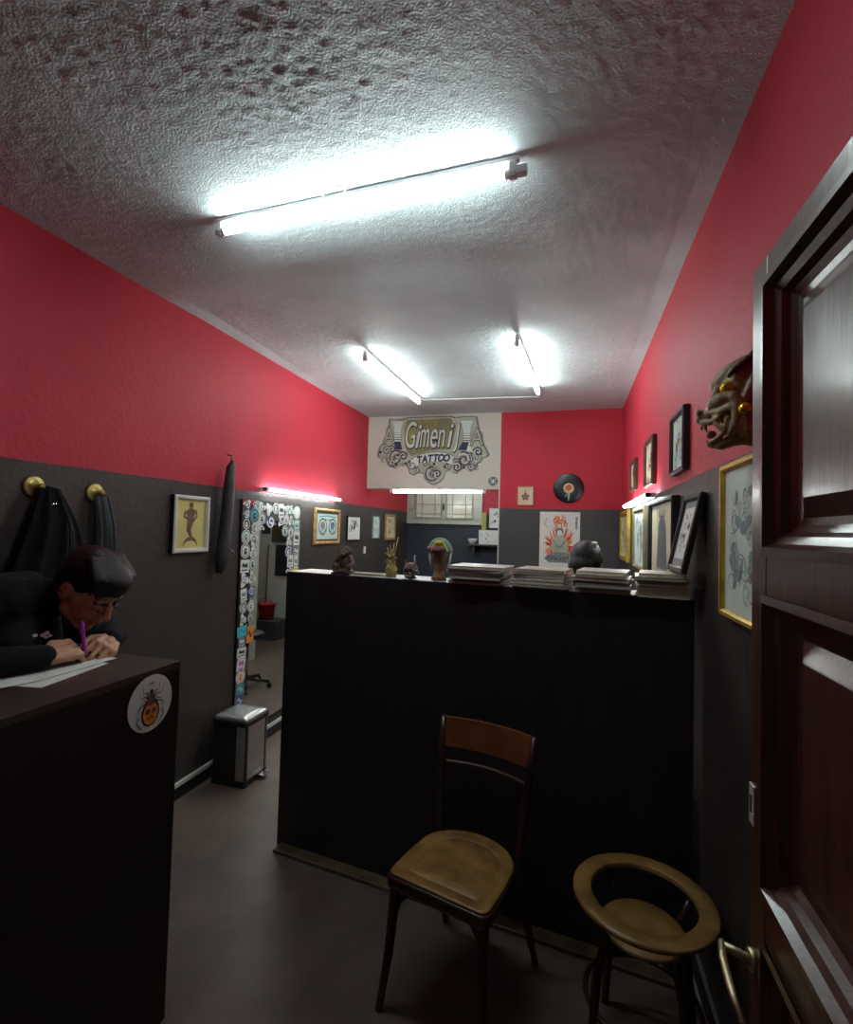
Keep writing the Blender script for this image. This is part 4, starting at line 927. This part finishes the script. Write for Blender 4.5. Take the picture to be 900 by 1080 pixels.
for k in range(7): bx(bm, -.0175 + k * .005, -.0135 + k * .005, -.037, -.030, .012, .020)
obj('teeth', bm, M_papercream, F3)
bm = B(); tube(bm, [(.016, 0, .07), (.020, -.002, .115)], .0028, 8); obj('stick', bm, M_whitep, F3)['label'] = 'thin white stick'
# crested bust
F4 = thing('crested_bust', 'tan carved bust flaring upwards with a colourful yellow and pink crest', 'figurine', dv(.842, .055, 1.412), (0, 0, DA))
bm = B(); lathe(bm, [(.001, 0), (.036, 0), (.038, .012), (.026, .022), (.022, .05), (.026, .085), (.036, .120), (.042, .145), (.038, .160), (.001, .166)], 28)
for v in bm.verts: v.co.y *= .72
obj('carved_body', bm, M_figt, F4)
bm = B(); ell(bm, (0, -.012, .140), (.040, .032, .022)); obj('hood', bm, mat('maroon_wood', (.10, .035, .03), .45), F4)['label'] = 'maroon hood above the tan body'
for nm, r, m, y in (('crest_band', .055, M_inkpg, .008), ('crest_band', .047, M_inkt, .003), ('crest_band', .037, M_inky, -.003)):
    bm = B(); tube(bm, [(r * math.cos(a), y, .138 + r * 1.02 * math.sin(a)) for a in [-.1 + (PI + .2) * k / 16 for k in range(17)]], .0085, 8)
    obj(nm, bm, m, F4)['label'] = {M_inkpg: 'pale green crest band', M_inkt: 'teal crest band', M_inky: 'yellow crest band'}[m]
for s in (-1, 1):
    bm = B(); tube(bm, [(s * .055, .008, .14), (s * .050, .006, .09), (s * .038, .002, .045)], [.007, .006, .004], 8); obj('crest_side', bm, M_inkpg, F4)
bm = B(); ell(bm, (0, -.004, .178), (.026, .012, .012)); obj('crest_top', bm, M_inky, F4)['label'] = 'yellow crest top'
for x, z, m in ((.050, .048, M_pink), (.060, .056, M_pink), (.054, .066, M_purple), (-.058, .15, M_pink)):
    bm = B(); ell(bm, (x * .9, -.002, z), (.011, .010, .010), seg=10, rings=6); obj('flower', bm, m, F4)

# ================================================================ PEOPLE
def dirs(az, pitch, rl=0):
    F = Vector((math.cos(az) * math.cos(pitch), math.sin(az) * math.cos(pitch), -math.sin(pitch)))
    Rr = F.cross(Vector((0, 0, 1))).normalized(); U = Rr.cross(F)
    q = Matrix.Rotation(rl, 3, F); Rr = q @ Rr; U = q @ U
    return Matrix((Rr, F, U)).transposed()                            # columns: right, forward, up
def head_geo(bm, c, Q, s=1.0):
    c = Vector(c)
    def E(p, r, rot=None): ell(bm, c + Q @ (Vector(p) * s), tuple(x * s for x in r), Q if rot is None else Q @ rot, 20, 14)
    def K(p, q, a, b): caps(bm, c + Q @ (Vector(p) * s), c + Q @ (Vector(q) * s), a * s, b * s, 12)
    E((0, -.012, .030), (.075, .096, .086)); E((0, .025, -.030), (.058, .062, .076)); E((0, .045, -.078), (.036, .036, .030))
    E((0, .068, -.097), (.019, .017, .015))
    K((-.052, .005, -.060), (-.020, .062, -.092), .018, .016); K((.052, .005, -.060), (.020, .062, -.092), .018, .016)
    K((-.040, .070, .026), (.040, .070, .026), .012, .012); K((0, .078, .020), (0, .104, -.022), .009, .012)
    E((-.012, .094, -.028), (.010, .011, .008)); E((.012, .094, -.028), (.010, .011, .008))
    for q in (-1, 1):
        E((q * .040, .060, -.025), (.020, .022, .018)); E((q * .033, .074, .006), (.014, .010, .008))
        K((q * .076, -.008, .016), (q * .080, -.006, -.012), .014, .009); K((q * .080, -.020, .018), (q * .084, -.022, .0), .010, .008)
    K((-.018, .086, -.055), (.018, .086, -.055), .006, .006); K((-.015, .084, -.064), (.015, .084, -.064), .0068, .0068)
def eyes(c, Q, par, s=1.0):
    c = Vector(c)
    for q in (-1, 1):
        bm = B(); ell(bm, c + Q @ (Vector((q * .033, .0800, .002)) * s), (.0115 * s, .008 * s, .0060 * s), Q, 12, 8); e = obj('eye', bm, M_eye, par)
        bm = B(); ell(bm, c + Q @ (Vector((q * .033, .0870, -.0008)) * s), (.0075 * s, .003 * s, .0040 * s), Q, 10, 6); obj('pupil', bm, M_ink, e)
        bm = B(); caps(bm, c + Q @ (Vector((q * .016, .0865, .021)) * s), c + Q @ (Vector((q * .052, .072, .024)) * s), .0062 * s, .0045 * s, 8); obj('eyebrow', bm, M_hair, par)
def hair_geo(bm, c, Q, s=1.0, seed=1, bun=False, fringe=True):
    c = Vector(c); R = random.Random(seed)
    ell(bm, c + Q @ (Vector((0, -.024, .046)) * s), (.083 * s, .098 * s, .086 * s), Q, 24, 16)
    ell(bm, c + Q @ (Vector((0, .030, .082)) * s), (.066 * s, .062 * s, .044 * s), Q, 20, 12)
    ell(bm, c + Q @ (Vector((0, -.055, .0)) * s), (.070 * s, .055 * s, .07 * s), Q, 20, 12)
    for k in range(26 if fringe else 0):                                               # locks swept forward over the brow
        a = -1.0 + 2.0 * k / 25; x = .068 * a
        p0 = Vector((x * .8, -.02, .112)); p1 = Vector((x * 1.05, .062 - .02 * a * a, .092 + R.uniform(-.004, .006))); p2 = Vector((x * 1.06 + R.uniform(-.006, .006), .088 - .034 * a * a, .058 + R.uniform(-.012, .006)))
        caps(bm, c + Q @ (p0 * s), c + Q @ (p1 * s), .018 * s, .012 * s, 8); caps(bm, c + Q @ (p1 * s), c + Q @ (p2 * s), .012 * s, .005 * s, 8)
    if bun: ell(bm, c + Q @ (Vector((0, -.125, .055)) * s), (.045 * s, .038 * s, .045 * s), Q, 16, 12)
def hand(bm, wr, d, nrm, thumb, curls=(.5, .6, .7, .8), s=1.0, tc=.5):
    """wrist point, direction of the palm, back-of-hand normal, thumb side"""
    wr = Vector(wr); d = Vector(d).normalized(); n = Vector(nrm); n = (n - d * n.dot(d)).normalized(); t = d.cross(n)
    if t.dot(Vector(thumb)) < 0: t = -t
    for k, o in enumerate((.030, .011, -.009, -.028)): caps(bm, wr + t * o * .6 * s, wr + d * .078 * s + t * o * s, .014 * s, .0115 * s, 10)
    caps(bm, wr, wr + d * .05 * s, .020 * s, .018 * s)
    for k, (o, L) in enumerate(zip((.0335, .0115, -.0105, -.0315), ((.040, .025, .020), (.045, .028, .021), (.042, .026, .020), (.033, .020, .018)))):
        p = wr + d * (.082 - .003 * abs(k - 1)) * s + t * o * s; a = 0
        for j, l in enumerate(L):
            a += curls[k] * (1.0 if j < 2 else .6); dd = d * math.cos(a) - n * math.sin(a); q = p + dd * l * s
            caps(bm, p, q, (.0086 - .0008 * j) * s, (.0081 - .0009 * j) * s, 10); p = q
    p = wr + d * .018 * s + t * .022 * s
    d1 = (d * .62 + t * .62 - n * .45 * tc).normalized(); q = p + d1 * .040 * s; caps(bm, p, q, .014 * s, .0105 * s, 10)
    d2 = (d * .88 + t * .10 - n * .5 * tc).normalized(); r_ = q + d2 * .030 * s; caps(bm, q, r_, .0105 * s, .0092 * s, 10)
    d3 = (d * .9 - t * .2 - n * .5 * tc).normalized(); caps(bm, r_, r_ + d3 * .022 * s, .0092 * s, .0078 * s, 10)
def chain(bm, pts, rs, e=0):
    for (a, b), (r0, r1) in zip(zip(pts, pts[1:]), zip(rs, rs[1:])): caps(bm, a, b, r0 + e, r1 + e, 18)

# --- the man writing at the reception counter
P1 = thing('person', 'dark-haired person in a black sweatshirt bent over the reception counter, writing', 'person', (-2.0, 1.22, 0))
O = Vector((-2.0, 1.22, 0))
def rel(*p): return Vector(p) - O
hc = rel(-1.640, 1.412, 1.405); HQ = dirs(math.radians(7), math.radians(42), math.radians(4)); HS = 1.12
pel = rel(-2.03, 1.20, .93); wst = rel(-2.03, 1.20, 1.06); chs = rel(-1.93, 1.21, 1.25); nkb = rel(-1.815, 1.300, 1.345)
shR = rel(-1.855, 1.075, 1.325); shL = rel(-1.90, 1.42, 1.30)
elR = rel(-1.655, .945, 1.235); wrR = rel(-1.552, 1.200, 1.226)
elL = rel(-1.735, 1.600, 1.20); wrL = rel(-1.580, 1.452, 1.222)
skull_base = hc + HQ @ Vector((0, -.055, -.055))
bm = B(); head_geo(bm, hc, HQ, HS)
chain(bm, [nkb, skull_base, hc], [.060, .052, .05])
chain(bm, [pel, wst, chs, nkb], [.13, .12, .125, .075]); chain(bm, [nkb, shR], [.06, .05]); chain(bm, [nkb, shL], [.06, .05])
chain(bm, [shR, elR, wrR], [.046, .036, .025]); chain(bm, [shL, elL, wrL], [.046, .036, .025])
hand(bm, wrR, (.05, .99, .06), (.55, -.05, .85), (-.2, 0, .3), (.75, .85, .9, .95), 1.12)
hand(bm, wrL, (.55, -.72, -.05), (.55, .30, .8), (-.5, -.5, .3), (.65, .75, .8, .85), 1.12)
for sy in (-1, 1):
    hp = pel + Vector((0, sy * .09, -.02)); kn = rel(-1.98, 1.20 + sy * .12, .50); an = rel(-2.04, 1.20 + sy * .13, .09)
    chain(bm, [hp, kn, an], [.085, .058, .04]); chain(bm, [an, an + Vector((.16, sy * .02, -.055))], [.04, .03])
solid('body', bm, M_skin, P1, .0036, 2)
eyes(hc, HQ, P1, HS)
bm = B(); hair_geo(bm, hc, HQ, HS, 3); solid('hair', bm, M_hair, P1, .005, 1)
bm = B(); E_ = .022
chain(bm, [wst + Vector((0, 0, -.10)), wst, chs], [.145, .14, .145]); chain(bm, [chs, nkb + Vector((-.015, -.01, -.01)), nkb.lerp(skull_base, .38)], [.150, .112, .082])
caps(bm, chs + Vector((0, -.05, .02)), shR + Vector((.0, .05, 0)), .11, .07); caps(bm, chs + Vector((0, .05, .02)), shL + Vector((0, -.05, 0)), .11, .07)
chain(bm, [nkb + Vector((-.03, -.03, -.01)), shR], [.095, .078]); chain(bm, [nkb + Vector((-.03, .03, -.01)), shL], [.095, .078])
d_ = (wrR - elR).normalized(); chain(bm, [shR, elR, wrR - d_ * .01], [.070, .056, .038])
d_ = (wrL - elL).normalized(); chain(bm, [shL, elL, wrL - d_ * .01], [.070, .056, .038])
caps(bm, rel(-1.85, 1.34, 1.13), rel(-1.80, 1.32, 1.27), .145, .10); caps(bm, rel(-1.80, 1.30, 1.27), rel(-1.72, 1.22, 1.235), .10, .055)
# hood lying on the nape and upper back
caps(bm, nkb + Vector((-.075, -.07, .065)), nkb + Vector((-.06, .07, .075)), .050, .045); caps(bm, nkb + Vector((-.075, -.07, .065)), nkb + Vector((-.01, -.10, .01)), .045, .030)
caps(bm, nkb + Vector((-.06, .07, .075)), nkb + Vector((.01, .09, .02)), .045, .025)
R = random.Random(6)
for k in range(14):                                                    # creases
    t = R.random(); p = shR.lerp(elR, t) + Vector((R.uniform(-.01, .03), R.uniform(-.02, .02), .045)); caps(bm, p, p + Vector((R.uniform(.02, .05), R.uniform(-.05, .05), -.02)), .014, .008)
    p = chs + Vector((.11, R.uniform(-.1, .1), R.uniform(-.05, .07))); caps(bm, p, p + Vector((.02, R.uniform(-.04, .04), -.05)), .016, .01)
solid('sweatshirt', bm, M_jacket, P1, .007, 5)
bm = B()
chain(bm, [pel + Vector((0, 0, .04)), pel], [.142, .142])
for sy in (-1, 1):
    hp = pel + Vector((0, sy * .09, -.02)); kn = rel(-1.98, 1.20 + sy * .12, .50); an = rel(-2.04, 1.20 + sy * .13, .09); chain(bm, [hp, kn, an], [.098, .075, .062])
solid('trousers', bm, M_trouser, P1, .012, 3)
for sy in (-1, 1):
    an = rel(-2.04, 1.20 + sy * .13, .05); bm = B(); chain(bm, [an + Vector((-.03, 0, 0)), an + Vector((.08, 0, -.005)), an + Vector((.17, sy * .02, -.01))], [.045, .044, .038]); solid('shoe', bm, M_plastic, P1, .007, 2)
# white print on the chest and the small mark on the shoulder
f = Flat(.001)
for k, (x, z, r) in enumerate(((-.030, -.004, .010), (-.018, .006, .008), (.004, .004, .009), (.014, .010, .009), (.012, -.004, .007), (-.034, -.014, .008), (.022, 0, .007))): f.disc((x, z), r, M_paper, 1 + k % 3, 7, ry=r * .7)
f.build('chest_print', P1, (.325, .055, 1.262), (math.radians(-12), 0, math.radians(62)))['label'] = 'white lettering-like print'
bm = B(); ell(bm, shR + Vector((-.02, .085, .095)), (.020, .018, .006)); obj('shoulder_mark', bm, M_paper, P1)['label'] = 'small white mark on the shoulder'
pen = thing('purple_pen', 'purple pen held upright in the writing hands', 'pen', (-1.545, 1.315, 1.2))
bm = B(); tube(bm, [(0, 0, -.01), (.004, .005, .005), (.012, -.015, .095)], [.0015, .0055, .006], 10); obj('barrel', bm, M_purple, pen)
bm = B(); tube(bm, [(.0105, -.012, .080), (.0135, -.019, .118)], [.0085, .0045], 10); obj('cap', bm, M_purple, pen)

# --- the person behind the divider, head bowed
P2 = thing('person', 'black-haired person behind the tall black counter, only the bowed head showing', 'person', (.125, 3.35, 0))
h2 = Vector((-.02, -.17, 1.455)); Q2 = dirs(math.radians(-115), math.radians(58))
bm = B(); head_geo(bm, h2, Q2, 1.0)
nk = Vector((.03, -.02, 1.37)); chain(bm, [nk, h2 + Q2 @ Vector((0, -.05, -.05)), h2], [.055, .05, .05])
chain(bm, [Vector((0, .05, .88)), Vector((0, .05, 1.05)), Vector((.01, .02, 1.24)), nk], [.13, .115, .12, .07])
a2 = [(-.17, -.02, 1.30), (-.24, -.08, 1.02), (-.12, -.28, .98)]; b2 = [(.19, .0, 1.30), (.26, -.06, 1.02), (.12, -.28, .98)]
chain(bm, [nk] + a2, [.06, .045, .035, .024]); chain(bm, [nk] + b2, [.06, .045, .035, .024])
hand(bm, a2[-1], (.5, -.8, -.1), (0, 0, 1), (1, 0, 0)); hand(bm, b2[-1], (-.5, -.8, -.1), (0, 0, 1), (-1, 0, 0))
for s in (-1, 1): chain(bm, [(s * .09, .05, .86), (s * .10, .03, .48), (s * .10, .06, .09)], [.09, .058, .04]); chain(bm, [(s * .10, .06, .09), (s * .11, -.08, .035)], [.04, .03])
solid('body', bm, M_skin, P2, .006, 3); eyes(h2, Q2, P2)
bm = B(); hair_geo(bm, h2, Q2, 1.16, 9, fringe=False); solid('hair', bm, M_hair, P2, .006, 14)
bm = B(); cc = h2 + Q2 @ Vector((-.055, -.10, .105)); ell(bm, cc, (.022, .014, .012), Q2); obj('hair_clip', bm, M_whitep, P2)['label'] = 'pale hair clip'
bm = B(); chain(bm, [Vector((0, .05, .88)), Vector((0, .05, 1.05)), Vector((.01, .02, 1.24)), nk + Vector((0, .02, -.02))], [.145, .13, .14, .08])
chain(bm, [nk + Vector((0, .02, -.02))] + a2, [.08, .065, .05, .036]); chain(bm, [nk + Vector((0, .02, -.02))] + b2, [.08, .065, .05, .036]); solid('black_top', bm, M_jacket, P2, .009, 4)
bm = B()
for s in (-1, 1): chain(bm, [(s * .07, .05, .90), (s * .09, .05, .82), (s * .10, .03, .48), (s * .10, .06, .10)], [.12, .10, .072, .056])
solid('trousers', bm, M_trouser, P2, .012, 3)
for s in (-1, 1):
    bm = B(); chain(bm, [(s * .10, .08, .05), (s * .11, -.09, .04)], [.045, .038]); solid('shoe', bm, M_plastic, P2, .007, 2)

# ================================================================ BACK ROOM FURNISHINGS
SH = thing('wall_shelf', 'dark wall shelf in the back room seen right of the window', 'shelf', (-.98, YA - .005, 1.475))
bm = B(); bx(bm, -.36, .34, -.20, 0, -.022, 0); obj('shelf_board', bm, M_greyd, SH, bevel=.002)
for x in (-.28, .26):
    bm = B(); bx(bm, x, x + .02, -.15, 0, -.12, -.022); obj('shelf_bracket', bm, M_greyd, SH)
bm = B(); bx(bm, -.13, .13, -.09, .09, 0, .19)
o = obj('white_box', bm, M_paper, bevel=.003, loc=(-1.04, YA - .12, 1.476)); tag(o, 'white printed carton standing on the back room shelf', 'box')
f = Flat(.0008); R = random.Random(12)
for k in range(12): f.disc((R.uniform(-.11, .11), R.uniform(.02, .17)), .012, R.choice([M_inkg, M_inkt, M_papergreen]), 1 + k % 3, 6, ry=.007)
f.build('box_print', o, (0, -.0905, 0))
bm = B(); lathe(bm, [(.001, 0), (.03, 0), (.045, .02), (.062, .05), (.066, .072), (.058, .072), (.04, .03), (.001, .012)], 20)
tag(obj('white_bowl', bm, M_paper, loc=(-1.27, YA - .12, 1.476)), 'small white bowl on the back room shelf beside the carton', 'bowl')
picture('framed_picture', 'white print of a dark leaf-like head above the back room shelf', (-.965, YA - .003, 1.835), 0, .20, .27, .008, .02, M_whitep, M_paper, art_swirl(41, [M_ink, M_inkg, M_ink], 9, .09))
bm = B(); bx(bm, -.03, .03, -.03, 0, 0, .235); tag(obj('yellow_green_box', bm, M_greenp, bevel=.003, loc=(-1.115, YA - .12, 1.667)), 'narrow olive yellow packet standing on the carton on the shelf', 'packet')
# seen only in the mirror: the right part of the back room
picture('framed_picture', 'small dark picture seen in the mirror, highest on the pale wall', (.10, YA - .003, 1.60), 0, .14, .16, .01, .02, M_greyd, M_greyd, None)
picture('framed_picture', 'dark brown picture seen in the mirror on the pale wall', (-.13, YA - .003, 1.56), 0, .25, .33, .012, .02, M_darkwood, mat('olive_brown_print', (.07, .065, .035), .5, var=.5, vscale=25), None)
picture('framed_picture', 'tall dark blue panel seen in the mirror below the brown picture', (-.20, YA - .003, 1.12), 0, .23, .47, .012, .02, M_blackp, M_umb, None)
bm = B(); bx(bm, -.22, .22, -.16, .16, 0, .27); tag(obj('storage_crate', bm, M_greyd, bevel=.01, loc=(-.20, YA - .32, 0)), 'low grey crate on the back room floor, seen in the mirror', 'crate')
RB = thing('red_bucket', 'red round bucket standing on the grey crate, seen in the mirror', 'bucket', (-.16, YA - .32, .27))
bm = B(); lathe(bm, [(.001, 0), (.10, 0), (.13, .22), (.137, .22), (.137, .234), (.001, .234)], 28); obj('pail', bm, M_redpl, RB)
bm = B(); tube(bm, [(.134 * math.cos(a), -.02, .22 + .08 * math.sin(a)) for a in [PI * k / 12 for k in range(13)]], .004, 8); obj('bail_handle', bm, M_chrome, RB)
BR = thing('broom', 'broom with a long brown handle leaning in the back room, seen in the mirror', 'broom', (.02, YA - .04, 0))
bm = B(); tube(bm, [(0, -.05, .05), (.02, .015, 1.35)], .012, 10); obj('broom_handle', bm, M_inkbr, BR)
bm = B(); box(bm, (0, -.05, .06), (.26, .05, .10)); obj('bristles', bm, M_darkwood, BR)
def swivel(loc, label):
    t = thing('swivel_stool', label, 'stool', loc)
    bm = B(); lathe(bm, [(.001, .50), (.15, .50), (.17, .515), (.17, .545), (.15, .56), (.001, .565)], 28); obj('seat', bm, M_plastic, t)
    bm = B(); tube(bm, [(0, 0, .07), (0, 0, .50)], .022, 14); obj('column', bm, M_chrome, t)
    for k in range(5):
        a = 2 * PI * k / 5 + .3; c, s = math.cos(a), math.sin(a)
        bm = B(); tube(bm, [(0, 0, .095), (c * .24, s * .24, .062)], [.022, .014], 8); l = obj('foot', bm, M_plastic, t)
        bm = B(); tube(bm, [(c * .24 - s * .01, s * .24 + c * .01, .026), (c * .24 + s * .01, s * .24 - c * .01, .026)], .025, 12); obj('caster', bm, M_plastic, l)
swivel((-1.30, 4.50, 0), 'black swivel stool with casters behind the tall counter, its foot seen in the mirror')
swivel((-.45, 4.95, 0), 'black swivel stool with casters near the back wall behind the tall counter')
bm = B(); bx(bm, XL + .0, XL + .01, 5.30, 5.36, 1.36, 1.44)
tag(obj('light_switch', bm, M_whitep, bevel=.003), 'small white switch on the left wall below the framed prints', 'switch')
